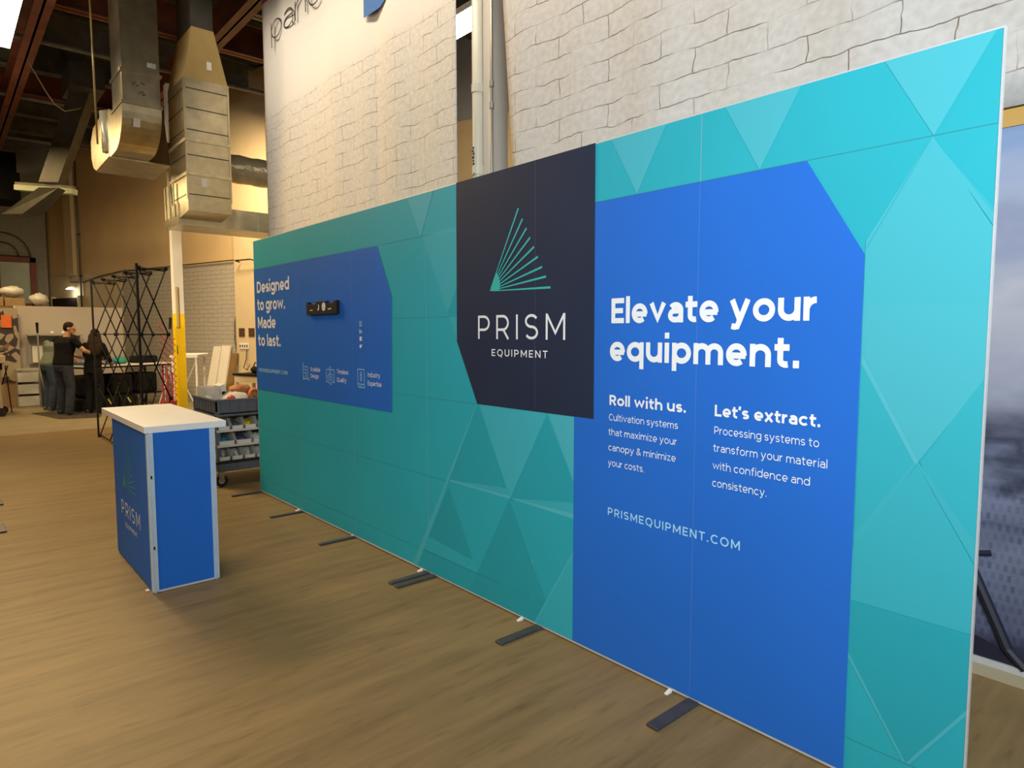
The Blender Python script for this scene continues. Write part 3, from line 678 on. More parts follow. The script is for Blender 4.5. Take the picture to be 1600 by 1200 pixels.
for y0, y1 in ((Y0-.003, Y0+.032), (Y1-.030, Y1+.002)):
    m = MB(); m.box(X1-.030, X1-.002, y0, y1, .010, ZT-.001)
    yc = (y0+y1)/2
    m.box(X1-.003, X1+.006, y0+.002, y0+.012, .010, ZT-.001); m.box(X1-.003, X1+.006, y1-.012, y1-.002, .010, ZT-.001)
    p_ = m.build('corner_post', alupost, cn, off=OC)
    if y0 < -1.4:
        for z in (.70, .27):
            m = MB(); m.box(X1-.001, X1+.003, yc-.004, yc+.004, z, z+.018); m.build('lock_slot', blackm, p_, off=OC)
    m = MB(); m.tube([(X1-.016, yc, 0), (X1-.016, yc, .011)], .012, 10); m.build('leveling_foot', alu, cn, off=OC)
m = MB(); m.box(X1-.018, X1-.002, Y0+.03, Y1-.03, .004, .016); m.build('bottom_rail', alu, cn, off=OC)
CS = .784
cconv = lambda v: (1.332 + (v[0]-3.494)*CS, Y0-.0012+v[1], .330 + (v[2]-1.531)*CS)
m = MB(); fan(m, 0, cconv); m.build('fan_logo', M('dim_mint_print', (.03, .32, .34), .55), cn, off=OC, fix=False)
m = MB(); letters(m, 'PRISM', 3.494, 4.189, 1.531, .125, .105, 0, gap=.42, conv=cconv); m.build('logo_lettering', whitep, cn, off=OC, fix=False)
m = MB(); letters(m, 'EQUIPMENT', 3.616, 4.065, 1.437, .038, .14, 0, gap=.36, conv=cconv); m.build('logo_lettering', whitep, cn, off=OC, fix=False)
m = MB(); m.box(2.062, 2.088, -1.462, -1.442, .001, .010); tag(m.build('white_clip', M('white_plastic', (.80, .78, .74), .5), bevel=.003), 'small white plastic clip on the floor at the counter corner', 'clip')

m = MB(); m.box(-.25, 0.02, -2.06, -2.0, .001, .014); tag(m.build('metal_bar', footm, bevel=.003), 'dark flat metal floor bar at the left edge of the floor', 'floor bar')
m = MB(); m.box(-1.25, -1.035, -2.00, -1.955, .001, .014); tag(m.build('metal_bar', footm, bevel=.003), 'dark metal bar end at left edge, farther back than the other', 'floor bar')

# ================================================================== BANNERS, COLUMN, MURAL
def banner(name, label, x0t, x0b, x1, z0, z1, y, matb, seed):
    t = thing(name, label, 'banner', (x0b, y, z0)); rr = random.Random(seed); nx, nz = 90, 24
    ph = [rr.uniform(0, 6.28) for _ in range(5)]; vs_ = []; fs = []
    for j in range(nz+1):
        z = z0 + (z1-z0)*j/nz; xl = x0b + (x0t-x0b)*j/nz
        for i in range(nx+1):
            x = xl + (x1-xl)*i/nx
            d = .012*math.sin(5.1*x+ph[0]) + .010*math.sin(9.7*x+ph[1]+.3*z) + .02*math.exp(-((x-x0b-(x1-x0b)*.68)/.09)**2)*(1 if seed == 3 else .3)
            vs_.append((x-x0b, d, z-z0))
    for j in range(nz):
        for i in range(nx):
            a = j*(nx+1)+i; fs.append((a, a+1, a+nx+2, a+nx+1))
    mm = MB(); mm.add(vs_, fs); ob = mm.build('fabric', matb, t, smooth=True, fix=False)
    so = ob.modifiers.new('solid', 'SOLIDIFY'); so.thickness = .004; so.offset = 1
    return t
bl = banner('fabric_banner', 'white brick print fabric banner hanging left of the white column', -2.70, -2.72, 1.665, .25, 6.6, 1.2, fabric_l, 3)
# object coordinates of the fabric start at the hanging corner: shift the print back to world height
def shift_tex(mt, dx, dz):
    nt = mt.node_tree
    tc = [n for n in nt.nodes if n.type == 'TEX_COORD'][0]
    mp = nt.nodes.new('ShaderNodeMapping'); mp.inputs['Location'].default_value = (dx, 0, dz)
    outs = [l.to_socket for l in tc.outputs['Object'].links]
    nt.links.new(tc.outputs['Object'], mp.inputs[0])
    for s_ in outs: nt.links.new(mp.outputs[0], s_)
shift_tex(fabric_l, -2.72, .25)
yb = -.030
OB = Vector((-2.72, 1.2, .25))
m = MB(); letters(m, 'panor', -2.36, -.62, 5.36, .30, .060, yb, gap=.16)
m.build('banner_lettering', inkm, bl, off=(-2.72, 0, .25), fix=False)
m = MB(); m.add([(p[0], yb, p[1]) for p in ((.10, 4.81), (.42, 4.80), (.60, 4.86), (1.4, 4.86), (1.4, 6.0), (.10, 6.0))], [(0,1,2,3,4,5)]); sq = m.build('logo_square', bluesign, bl, off=(-2.72, 0, .25), fix=False)
m = MB(); line(m, arc(.46, 5.13, .22, .21, 190, 330, 14), .06, y=yb-.004); m.build('logo_curve', whitep, sq, off=(-2.72, 0, .25), fix=False)
b2 = banner('fabric_banner', 'white brick print fabric banner behind the right half of the wall', 2.05, 2.47, 8.2, 2.535, 6.6, 1.2, fabric_r, 5)

sc = thing('building_column', 'white painted steel column rising between the two brick banners', 'column', (1.86, 1.45, 0))
m = MB(); m.box(-.01, .085, -.10, .10, 0, 6.9); m.box(-.155, -.115, -.10, .06, 0, 6.9); m.box(-.12, 0, -.01, .01, 0, 6.9); m.build('shaft', M('column_white_paint', (.62, .57, .50), .5, noise=.03, scale=3), sc)
m = MB(); m.tube([(-.06, -.12, 0), (-.06, -.12, 6.6)], .05, 18); dp = m.build('downpipe', pvc, sc, smooth=True)
for z in (3.68, 2.98):
    m = MB(); m.tube([(-.06, -.12, z-.035), (-.06, -.12, z+.035)], .056, 18); m.build('pipe_collar', pvc, dp)
m = MB(); m.tube([(.105, -.10, 0), (.105, -.10, 6.6)], .013, 10); cd = m.build('conduit', M('grey_conduit', (.40, .36, .30), .4, .5), sc, smooth=True)
for z in (3.48, 3.66):
    m = MB(); m.tube([(.105, -.10, z), (.105, -.10, z+.05)], .020, 10); m.build('conduit_coupling', M('grey_conduit', (.40, .36, .30), .4, .5), cd)
m = MB()
for i, (dx, z, w_, h_) in enumerate(((.0, 3.17, .012, .02), (-.006, 3.145, .02, .012), (.004, 3.12, .014, .02), (-.002, 3.09, .022, .018), (.0, 3.06, .012, .016), (.003, 3.035, .018, .016), (-.003, 3.0, .008, .03), (.006, 2.95, .026, .018), (.006, 2.90, .020, .016))):
    m.box(-.06+dx-w_/2, -.06+dx+w_/2, -.1745, -.168, z-h_/2, z+h_/2)
m.build('pipe_marking', inkm, sc)

mu = thing('mural_board', 'blue-grey cityscape print board standing behind the right end of wall', 'mural', (6.4, 1.2, 0))
m = MB(); m.box(-1.6, 1.8, 0, .03, .085, 2.45); pm = m.build('print', mat_mural('cityscape_print'), mu)
m = MB(); m.box(-1.6, 1.8, -.006, .03, 2.45, 2.525); m.build('top_strip', tanstrip, mu)
m = MB(); m.box(-1.6, 1.8, -.012, .03, .055, .085); m.build('bottom_rail', alu, mu)
m = MB(); m.box(-1.6, 1.8, -.012, .03, .0, .055); m.build('base_board', M('cream_trim', (.42, .36, .24), .5), mu)
m = MB()
m.tube([(-.80, -.006, .56), (-.62, -.006, .16), (-.55, -.006, .09)], .022, 8); m.tube([(-.82, -.006, .60), (-.80, -.006, .55), (-.70, -.006, .575)], .014, 8)
m.build('dark_cable_print', M('mural_ink', (.012, .013, .03), .5), mu)
m = MB(); m.add([(p[0], -.004, p[1]) for p in ((-.98, .09), (-.60, .09), (-.66, .155), (-.76, .185), (-.86, .18), (-.93, .15))], [tuple(range(6))]); m.build('dark_arch_print', M('mural_ink', (.012, .013, .03), .5), mu, fix=False)

# ================================================================== LAMPS
def lamp(name, label, x0, x1, y0, y1, z, wire_to=6.4):
    t = thing(name, label, 'ceiling light', ((x0+x1)/2, (y0+y1)/2, z)); cx, cy = (x0+x1)/2, (y0+y1)/2
    m = MB(); m.box(x0-cx, x1-cx, y0-cy, y1-cy, .03, .10); m.build('housing', whitewall, t)
    m = MB(); m.box(x0-cx+.01, x1-cx-.01, y0-cy+.01, y1-cy-.01, -.02, .03); m.build('tube_panel', lampm, t)
    for x in (x0-cx+.2, x1-cx-.2):
        m = MB(); m.tube([(x, 0, .10), (x, 0, wire_to - z)], .006, 6); m.build('hanging_wire', blackm, t)
    return t
lamp('fluorescent_lamp', 'large glowing fluorescent lamp at the top left corner under ceiling', -4.45, -2.3, -1.86, -1.42, 5.24)
lamp('fluorescent_lamp', 'glowing fluorescent lamp seen through the gap behind the white column', -.45, 1.05, 2.40, 2.72, 5.2)
gl = thing('fluorescent_lamp', 'unlit pale green strip lamp hanging at the far left ceiling', 'ceiling light', (-9.5, -.55, 4.34))
m = MB(); m.bar((-.38, -.44, .06), (.36, .42, -.02), .16, .10); m.build('diffuser', lampoff, gl)
m = MB(); m.bar((-.38, -.44, .14), (.36, .42, .06), .10, .05); m.build('housing', joistm, gl)

# ================================================================== DUCTS
def ringbox(mb, x0, x1, y0, y1, z, h=.05, g=.02):
    mb.box(x0-g, x1+g, y0-g, y1+g, z-h/2, z+h/2)
d2 = thing('air_duct', 'tall square galvanised drop duct with tan tapered top section', 'duct', (-3.25, .48, 3.15))
O2 = (-3.25, .48, 3.15)
dx0, dx1, dy0, dy1 = -3.62, -2.85, .215, .755
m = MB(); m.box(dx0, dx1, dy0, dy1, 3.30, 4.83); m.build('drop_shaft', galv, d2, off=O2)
m = MB()
for z in (3.36, 3.86, 4.18, 4.45, 4.70):
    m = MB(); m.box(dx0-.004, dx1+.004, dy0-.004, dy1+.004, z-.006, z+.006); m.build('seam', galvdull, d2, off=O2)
for z in (3.62, 4.05):
    m = MB(); ringbox(m, dx0, dx1, dy0, dy1, z, .04, .015); m.build('flange', foil, d2, off=O2)
for y in (dy0, dy1):
    m = MB(); m.box(dx1-.02, dx1+.008, y-.012, y+.012, 3.30, 4.83); m.build('corner_seam', galv, d2, off=O2)
m = MB(); m.hexa([(dx0, dy0, 4.83), (dx1, dy0, 4.83), (dx1, dy1, 4.83), (dx0, dy1, 4.83)], [(-3.5, .33, 5.48), (-2.85, .33, 5.48), (-2.85, .60, 5.48), (-3.5, .60, 5.48)]); m.build('tapered_section', duckboard, d2, off=O2)
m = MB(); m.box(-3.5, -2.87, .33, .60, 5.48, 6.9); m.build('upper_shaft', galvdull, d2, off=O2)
m = MB(); m.box(dx1+.001, dx1+.004, .385, .455, 3.47, 3.58); m.build('sticker', paper, d2, off=O2)
m = MB(); m.box(dx1+.001, dx1+.004, .50, .56, 4.98, 5.08); m.build('sticker', paper, d2, off=O2)
d1 = thing('air_duct', 'galvanised duct at upper left turning through an elbow into round pipe', 'duct', (-3.6, -.18, 4.0))
O1 = (-3.6, -.18, 4.0); ex0, ex1, ey0, ey1 = -3.92, -3.30, -.395, .045
m = MB(); m.box(ex0, ex1, ey0, ey1, 4.48, 6.9); m.build('drop_shaft', galv, d1, off=O1)
for z in (4.50, 4.90):
    m = MB(); ringbox(m, ex0, ex1, ey0, ey1, z, .035, .022); m.build('flange', galv, d1, off=O1)
prof = [(ex1, 4.48)] + [(ex1-.55+.55*math.cos(R_(a)), 4.48+.50*math.sin(R_(a))) for a in range(0, -91, -10)][1:] + [(-4.62, 3.97), (-4.88, 4.05), (-5.02, 4.18), (-5.02, 4.42), (-4.75, 4.60), (-4.35, 4.64), (-4.10, 4.60), (ex0, 4.52), (ex0, 4.50)]
m = MB(); m.prism(prof, ey0-.01, ey1+.01, 'y'); m.build('elbow', galv, d1, off=O1)
m = MB(); m.prism([(x, z) for x, z in ((-4.10, 3.955), (-5.08, 3.93), (-5.32, 4.02), (-5.44, 4.18), (-5.44, 4.44), (-5.20, 4.60), (-4.35, 4.66))], ey0-.03, ey1+.30, 'y'); m.build('plenum_end', galv, d1, off=O1, bevel=.02)
m = MB(); m.tube([(-4.36, ey0-.036, 4.62), (-4.32, ey0-.036, 4.35), (-4.26, ey0-.036, 4.05)], .05, 8); m.build('foil_tape', foil, d1, off=O1, smooth=True)
m = MB(); m.tube([(-4.42, .2, 4.16), (-4.42, .6, 4.15), (-4.42, 1.0, 4.14)], .205, 24); m.build('round_pipe', galv, d1, off=O1, smooth=True)
m = MB(); m.tube([(-4.42, 1.0+.1*i, 4.14-.002*i) for i in range(24)], [.215+.008*math.sin(i*1.9) for i in range(24)], 24); m.build('foil_sleeve', foil, d1, off=O1, smooth=True)
m = MB(); m.box(ex1+.001, ex1+.004, -.10, .005, 4.99, 5.05); m.build('sticker', paper, d1, off=O1)
m = MB(); m.hexa([(-3.352, -.28, 4.22), (-3.345, -.28, 4.22), (-3.345, -.20, 4.22), (-3.352, -.20, 4.22)], [(-3.316, -.28, 4.32), (-3.308, -.28, 4.32), (-3.308, -.20, 4.32), (-3.316, -.20, 4.32)]); m.build('sticker', paper, d1, off=O1)
m = MB()
for k, (y, z) in enumerate(((-.27, 4.74), (-.25, 4.76), (-.22, 4.73), (-.17, 4.77), (-.14, 4.76), (-.20, 4.64), (-.17, 4.66), (-.15, 4.63))):
    m.tube([(ex1+.003, y-.016, z-.010), (ex1+.003, y-.004, z+.014), (ex1+.003, y+.004, z-.008), (ex1+.003, y+.018, z+.010)], .003, 5)
m.build('marker_scrawl', inkm, d1, off=O1)
d3 = thing('air_duct', 'low horizontal galvanised duct crossing under the square drop duct', 'duct', (-3.6, .9, 2.95)); O3 = (-3.6, .9, 2.95)
m = MB(); m.box(-3.95, -3.28, .20, 2.6, 3.02, 3.30); m.build('run', galv, d3, off=O3)
m = MB(); m.prism([(-3.62, 3.30), (-2.85, 3.30), (-2.85, 3.15), (-3.279, 3.10), (-3.279, 3.29), (-3.62, 3.295)], .215, .755, 'y'); m.build('boot', galv, d3, off=O3)
for y in (.95, 1.28):
    m = MB(); m.box(-3.29, -3.272, y-.015, y+.015, 3.02, 3.30); m.build('seam', galv, d3, off=O3)
m = MB(); m.box(-3.72, -3.66, .195, .199, 3.12, 3.2); m.build('sticker', M('yellow_sticker', (.5, .45, .15), .7), d3, off=O3)
for i, x in enumerate((-3.85, -3.72, -3.66, -3.42)):
    m = MB(); m.tube([(x, .19, 3.14), (x, .185, 3.58)], .012, 6); m.build('strap', M('cream_strap', (.5, .45, .25), .6), d3, off=O3)
m = MB(); m.tube([(-3.84, -.62, 6.9), (-3.74, -.62, 4.02)], .012, 8); tag(m.build('hanger_rod', M('brassy_rod', (.42, .32, .14), .4, .6), smooth=True), 'thin brassy hanger rod dropping beside the duct elbow', 'rod')
m = MB(); m.tube([(-6.9, -1.0, 5.92), (-7.24, -.75, 5.60), (-7.5, -.6, 5.48), (-7.9, -.4, 5.50), (-8.25, -.1, 5.7)], .010, 6); tag(m.build('ceiling_cable', M('grey_cable', (.3, .29, .27), .6), smooth=True), 'thin pale cable sagging across the dark ceiling', 'cable')
ub = thing('unit_heater', 'black box heater unit hanging in the dark upper left corner', 'heater', (-10.6, -1.25, 4.2)); 
m = MB(); m.box(-.5, .35, -.45, .35, .0, .95); m.build('casing', M('sooty_black', (.004, .004, .005), .9, spec=.05, noise=.3, scale=4), ub, bevel=.02)
m = MB(); m.hexa([(-.1, .30, .55), (.40, .30, .55), (.40, .75, .75), (-.1, .75, .75)], [(-.1, .30, 1.0), (.40, .30, 1.0), (.40, .85, 1.15), (-.1, .85, 1.15)]); m.build('hood', galvdull, ub)
m = MB(); m.tube([(0, 0, .95), (0, 0, 2.7)], .02, 6); m.build('hanger', blackm, ub)
dd = thing('air_duct', 'grey flat duct slanting diagonally down at the far upper left', 'duct', (-8.8, -.3, 4.4))
m = MB(); m.hexa([(.10, -.46, -.05), (.30, -.18, -.05), (.10, -.04, -.05), (-.10, -.30, -.05)], [(.40, .05, 1.6), (.62, .34, 1.6), (.42, .5, 1.6), (.2, .2, 1.6)]); m.build('slanted_run', galvdull, dd)
m = MB(); m.box(-.1, .9, .0, .55, 1.6, 2.0); m.build('upper_box', galvdull, dd)
m = MB(); m.hexa([(-.5, -1.0, -.62), (-.2, -.7, -.62), (-.4, -.4, -.62), (-.7, -.7, -.62)], [(.10, -.46, -.15), (.30, -.18, -.15), (.10, -.04, -.15), (-.10, -.30, -.15)]); m.build('lower_run', galvdull, dd)

# ================================================================== COLUMN WITH YELLOW BASE
yc = thing('safety_column', 'white steel column with yellow painted lower part behind the counter', 'column', (-5.18, .64, 0), 0)
m = MB(); m.box(-.075, .075, -.07, .07, 1.87, 5.45); m.build('white_shaft', whitewall, yc)
m = MB(); m.box(-.076, .076, -.071, .071, 0, 1.87); m.build('yellow_base', yellowp, yc)
m = MB(); m.box(.077, .095, -.052, -.020, 1.65, 2.30); m.build('cover_strip', M('tan_strip_plastic', (.50, .38, .18), .6), yc)
m = MB(); m.box(.0765, .080, -.06, -.05, 1.22, 1.36); m.build('black_mark', blackm, yc)

# ================================================================== POP-UP FRAME
pf = thing('popup_frame', 'black expanded pop-up display frame with criss-cross struts behind counter', 'display frame', (-5.045, -.546, 0))
NX = [.731*k for k in range(5)]; NZ = (.03, .785, 1.545, 2.316); DY = .284
for x in (0, NX[4]):
    m = MB(); m.box(x-.026, x+.026, -.032, -.012, .0, 2.36); m.build('channel_bar', blackm, pf)
def strut(a, b):
    mm = MB(); mm.tube([a, b], .0085, 6); mm.build('strut', blackm, pf, smooth=True)
def hub(p):
    mm = MB(); mm.tube([(p[0], p[1]-.016, p[2]), (p[0], p[1]+.016, p[2])], .024, 8); mm.build('hub', blackm, pf)
for k in range(5):
    for z in NZ:
        if z > 1 or k in (0, 4): hub((NX[k], 0, z)); hub((NX[k], DY, z))
    for z0, z1 in zip(NZ, NZ[1:]):
        strut((NX[k], 0, z0), (NX[k], DY, z1)); strut((NX[k], DY, z0), (NX[k], 0, z1))
for k in range(5):
    strut((NX[k], 0, NZ[3]), (NX[k], DY, NZ[3]-.03)); strut((NX[k], 0, NZ[3]-.03), (NX[k], DY, NZ[3]))
for k in range(4): strut((NX[k], DY, NZ[3]-.01), (NX[k+1], 0, NZ[3]-.01))
strut((0, 0, NZ[2]), (NX[4], 0, NZ[2])); strut((0, DY, NZ[2]), (NX[4], DY, NZ[2])); strut((NX[4], 0, NZ[2]), (NX[4], DY, NZ[2])); strut((0, -.02, .05), (NX[4], -.02, .05))

rf = thing('popup_frame', 'red collapsed pop-up frame folded into a bundle beside the yellow column', 'display frame', (-4.84, .36, 0))
m = MB()
for a in range(4):
    ox, oy = (-.07+.05*a), (-.055+.045*a)
    pts = []
    for i in range(29): pts.append((ox + (.025 if i % 2 else -.025), oy + (-.035 if i % 2 else .035), .1 + 1.62*i/28 * (1-.05*a)))
    m.tube(pts, .007, 5)
rb = m.build('folded_lattice', redframe, rf)
m = MB()
for s_ in (-.06, 0, .06): m.tube([(s_, s_*.8, .0), (s_*1.1, s_*.9, .95)], .012, 6)
m.build('rod_bundle', redframe, rf)
m = MB(); m.box(-.12, .12, -.09, .09, 0, .50); m.build('base_case', M('red_case', (.30, .03, .02), .6, noise=.2, scale=20), rf)
m = MB(); m.tube([(.05, .05, 1.62), (.06, .06, 1.80)], .02, 6); m.build('latch', blackm, rf)

# ================================================================== WORK TABLE + WHAT IS ON AND UNDER IT
TS = Vector((-8.90, -.42, 0)); tang = math.degrees(math.atan2(1.94, -.82)) ; TL = 2.25
wt = thing('work_table', 'long white-edged folding work table behind the people', 'table', TS, tang)   # local x runs along the table, y to its far side
m = MB(); m.box(.30, TL, 0, .72, .875, .905); m.build('tabletop', whitewall, wt)
m = MB(); m.box(.32, TL-.02, .02, .70, .84, .875); m.build('apron', blackm, wt)
for x in (.42, TL-.2):
    for y in (.06, .66):
        m = MB(); m.tube([(x, y, .85), (x, y, 0)], .018, 8); m.build('leg', blackm, wt)
m = MB(); m.box(.40, TL-.15, .08, .66, .24, .26); m.build('lower_shelf', blackm, wt)
def onT(x, y, z=0): return TS + Vector((math.cos(R_(tang))*x - math.sin(R_(tang))*y, math.sin(R_(tang))*x + math.cos(R_(tang))*y, z))
m = MB(); m.box(-.36, .30, -.2, .2, 0, .055); m.ell((.2, 0, .06), .2, .18, .03, jit=.08, seed=2)
tag(m.build('fabric_roll', bluecloth, loc=onT(.72, .30, .906), bevel=.01), 'deep blue folded cloth lying on the work table', 'cloth').rotation_euler = (0,0,R_(tang))
m = MB(); m.ell((0, 0, .07), .20, .15, .085, jit=.10, seed=5); 
tag(m.build('crumpled_cloth', tealcloth, loc=onT(1.22, .3, .906), smooth=True), 'crumpled teal and cream cloth heap on work table', 'cloth')
m = MB(); m.ell((0, 0, .09), .13, .11, .10, jit=.14, seed=9); tag(m.build('crumpled_bag', blackfab, loc=onT(.98, .45, .906), smooth=True), 'small black crumpled bag left of the teal cloth', 'bag')
kb = thing('carry_case', 'black soft carry case on the right end of work table', 'case', onT(1.78, .32, .906), tang)
m = MB(); m.box(-.26, .26, -.14, .14, 0, .16); m.build('body', blackfab, kb, bevel=.04)
m = MB(); m.tube([(-.1, -.15, .12), (-.06, -.17, .16), (.06, -.17, .16), (.1, -.15, .12)], .01, 6); m.build('handle', blackm, kb)
# black cases under the table
for i, (x, lab) in enumerate(((.35, 'black shipping case under table behind the standing woman'), (.80, 'black shipping case with yellow tag, middle one under table'), (1.22, 'black shipping case with tag, right one under the work table'))):
    c = thing('shipping_case', lab, 'case', onT(x, .28, 0.0), tang, 'cases under the work table')
    m = MB(); m.box(-.2, .2, -.25, .25, 0, .235); m.build('case_body', blackfab, c, bevel=.015)
    m = MB(); m.add([(-.05, -.253, .20), (.01, -.253, .09), (.05, -.253, .09), (-.02, -.253, .21)], [(0,1,2,3)]); m.build('tag', yellowtag, c, fix=False)
for i, (x, lab) in enumerate(((.55, 'black padded bag on the shelf below the work table'), (1.15, 'black padded bag on table shelf, right of the other'), (1.72, 'black frame bag standing on right end of table shelf'))):
    m = MB(); m.box(-.24, .24, -.24, .24, 0, .44); tag(m.build('padded_bag', blackfab, loc=onT(x, .36, .262), bevel=.06), lab, 'bag', 'bags on the table shelf').rotation_euler = (0,0,R_(tang+4*i))
tf = thing('folding_truss', 'light metal criss-cross folding frame leaning at right end of table', 'frame', onT(2.0, -.12, 0), tang)
for a, b in (((-.2, 0, .02), (.1, 0, .8)), ((.1, 0, .02), (-.2, 0, .8)), ((-.05, 0, .02), (-.05, 0, .84)), ((.22, 0, .02), (.05, 0, .8))):
    m = MB(); m.tube([a, b], .010, 6); m.build('bar', alu, tf)
m = MB(); m.add([(-9.35, -1.02, .004), (-7.95, -.72, .004), (-7.75, -.12, .004), (-9.2, .20, .004), (-9.5, -.5, .004)], [(0,1,2,3,4)])
m.add([(-9.35, -1.02, -.002), (-7.95, -.72, -.002), (-7.75, -.12, -.002), (-9.2, .20, -.002), (-9.5, -.5, -.002)], [(4,3,2,1,0)])
tag(m.build('floor_mat', M('dark_rubber_mat', (.05, .04, .03), .9, noise=.2, scale=10), fix=False), 'dark thin rubber mat under the standing people', 'mat')

# white partition with wall shelf and what hangs there
pp = thing('partition_panel', 'large plain white partition board standing behind the people', 'partition', (-11.06, -.06, 0))
m = MB(); m.box(-.03, .03, -1.0, 1.0, .0, 2.135); m.build('board', M('partition_white', (.46, .41, .36), .7, noise=.03, scale=2), pp)
m = MB(); m.box(-.04, .04, -1.01, -.985, 0, 2.14); m.build('edge_trim', alu, pp)
ws = thing('wall_shelf', 'small grey metal shelf rack fixed on the white partition', 'shelf', (-11.0, -.42, .9))
m = MB(); m.box(.035, .30, -.47, .52, .60, .625); m.build('shelf_board', M('grey_shelf', (.30, .28, .24), .5), ws)
m = MB(); m.box(.035, .05, -.45, .5, .0, .6); m.build('back_plate', M('grey_shelf_back', (.28, .27, .25), .5), ws)
for z in (.44, .36, .28): 
    m = MB(); m.box(.05, .13, -.10, .35, z, z+.03); m.build('rail', galvdull, ws)
m = MB(); m.box(.05, .10, -.38, -.20, .03, .38); tag(m.build('paper_holder', paper, loc=(-11.0, -.42, .9)), 'white paper pad hanging on the shelf rack left side', 'paper')
for i, (y, lab) in enumerate(((-.32, 'small white cup on shelf, left of the pair'), (-.12, 'small white cup on shelf, right of the pair'))):
    m = MB(); m.tube([(0, 0, 0), (0, 0, .07)], [.03, .036], 12); tag(m.build('cup', paper, loc=(-10.84, y-.12, 1.526), smooth=True), lab, 'cup', 'cups on the wall shelf')
sk = thing('floor_stick', 'thin pale upright pole with black handle beside the shelf', 'pole', (-10.62, -.72, 0))
m = MB(); m.tube([(0, 0, 0), (0, 0, 1.58)], .014, 8); m.build('shaft', M('pale_metal', (.5, .5, .46), .35, .6), sk)
m = MB(); m.tube([(0, 0, 1.56), (0, 0, 1.78)], [.02, .028], 8); m.build('handle', blackm, sk)
dr = thing('drawer_tower', 'clear plastic three drawer tower at the foot of the partition', 'drawers', (-10.75, -.93, 0))
m = MB()
for a in ((-.19, .19, -.19, -.18), (-.19, .19, .18, .19)): m.box(a[0], a[1], a[2], a[3], .02, .80)
m.box(-.19, -.18, -.19, .19, .02, .80); m.box(-.19, .19, -.19, .19, .78, .81); m.box(-.19, .19, -.19, .19, .0, .03); m.build('casing', clearplastic, dr)
for z in (.04, .29, .54):
    m = MB(); m.box(-.17, .17, -.175, .175, z, z+.02); m.box(.165, .185, -.175, .175, z, z+.20); m.box(-.17, .17, -.175, -.165, z, z+.18); m.box(-.17, .17, .165, .175, z, z+.18)
    q = m.build('drawer', binplastic, dr)
    m = MB(); m.ell((0, 0, z+.10), .14, .14, .07, jit=.1, seed=int(z*100)); m.build('contents', bagplastic, dr, smooth=True)
bx = thing('supply_bin', 'purple-grey bin with yellow lid below the wall shelf', 'bin', (-10.74, -.47, 0))
m = MB(); m.box(-.15, .15, -.16, .16, .0, .60); m.build('body', M('purple_grey_plastic', (.14, .11, .12), .6), bx, bevel=.02)
m = MB(); m.box(-.16, .16, -.17, .17, .60, .72); m.build('lid', M('lime_plastic', (.45, .42, .06), .6), bx, bevel=.02)

# top of the partition: boxes and plastic wrap
for i, (nm, lab, cat, y0, y1, z1, mt) in enumerate((('cardboard_box', 'cardboard box on the high ledge, farthest left', 'box', -1.55, -1.22, 2.32, cardboard), ('cardboard_box', 'cardboard box on the high ledge, right of another box', 'box', -1.20, -.85, 2.30, cardboard))):
    m = MB(); m.box(-.2, .2, y0, y1, 2.13, z1); tag(m.build(nm, mt, loc=(-11.40, 0, 0), bevel=.01), lab, cat, 'boxes on the ledge')
for i, (y, z, rx, ry, rz, lab) in enumerate(((-1.05, 2.45, .2, .22, .11, 'white plastic wrap bundle on top of cardboard boxes'), (-.58, 2.29, .16, .18, .13, 'clear plastic bag heap on ledge nearest the wall pilaster'))):
    m = MB(); m.ell((0, 0, 0), rx, ry, rz, jit=.12, seed=20+i); tag(m.build('plastic_wrap', bagplastic, loc=(-11.40, y, z), smooth=True), lab, 'plastic wrap', 'wrap on the ledge')
lg = MB(); lg.box(-11.65, -11.15, -2.4, -.30, 2.08, 2.13); lgo = tag(lg.build('high_ledge', brown), 'brown high shelf ledge carrying boxes and plastic wrap', 'shelf')
m = MB(); m.box(-11.6, -11.55, -2.35, -2.30, 0, 2.08); m.box(-11.6, -11.55, -1.22, -1.17, 0, 2.08); m.build('post', brown, lgo)
# poster and sign at far left
po = thing('poster_board', 'graffiti-like dark and pale poster board at the far left edge', 'poster', (-10.85, -1.4, 0))
mp_ = bpy.data.materials.new('poster_print'); mp_.use_nodes = True
nt = mp_.node_tree; b_ = nt.nodes['Principled BSDF']; tc = nt.nodes.new('ShaderNodeTexCoord'); vz = nt.nodes.new('ShaderNodeTexVoronoi'); vz.inputs['Scale'].default_value = 7
rr_ = nt.nodes.new('ShaderNodeValToRGB'); rr_.color_ramp.interpolation = 'CONSTANT'; e = rr_.color_ramp.elements; e[0].color = (.38, .31, .22, 1); e[1].position = .55; e[1].color = (.05, .035, .04, 1); k = e.new(.8); k.color = (.30, .10, .08, 1)
nt.links.new(tc.outputs['Object'], vz.inputs['Vector']); nt.links.new(vz.outputs['Color'], rr_.inputs[0]); nt.links.new(rr_.outputs[0], b_.inputs['Base Color']); b_.inputs['Roughness'].default_value = .6
m = MB(); m.box(-.02, .02, -.9, .38, .55, 2.08); m.build('print', mp_, po)
m = MB(); m.box(-.03, -.02, -.9, .38, 0, 2.08); m.build('backing', cardboard, po)
m = MB(); m.box(-.004, .004, -.085, .085, -.13, .13); tag(m.build('sign', orange, loc=(-10.80, -1.22, 1.80)), 'small orange sign fixed on the poster board', 'sign')
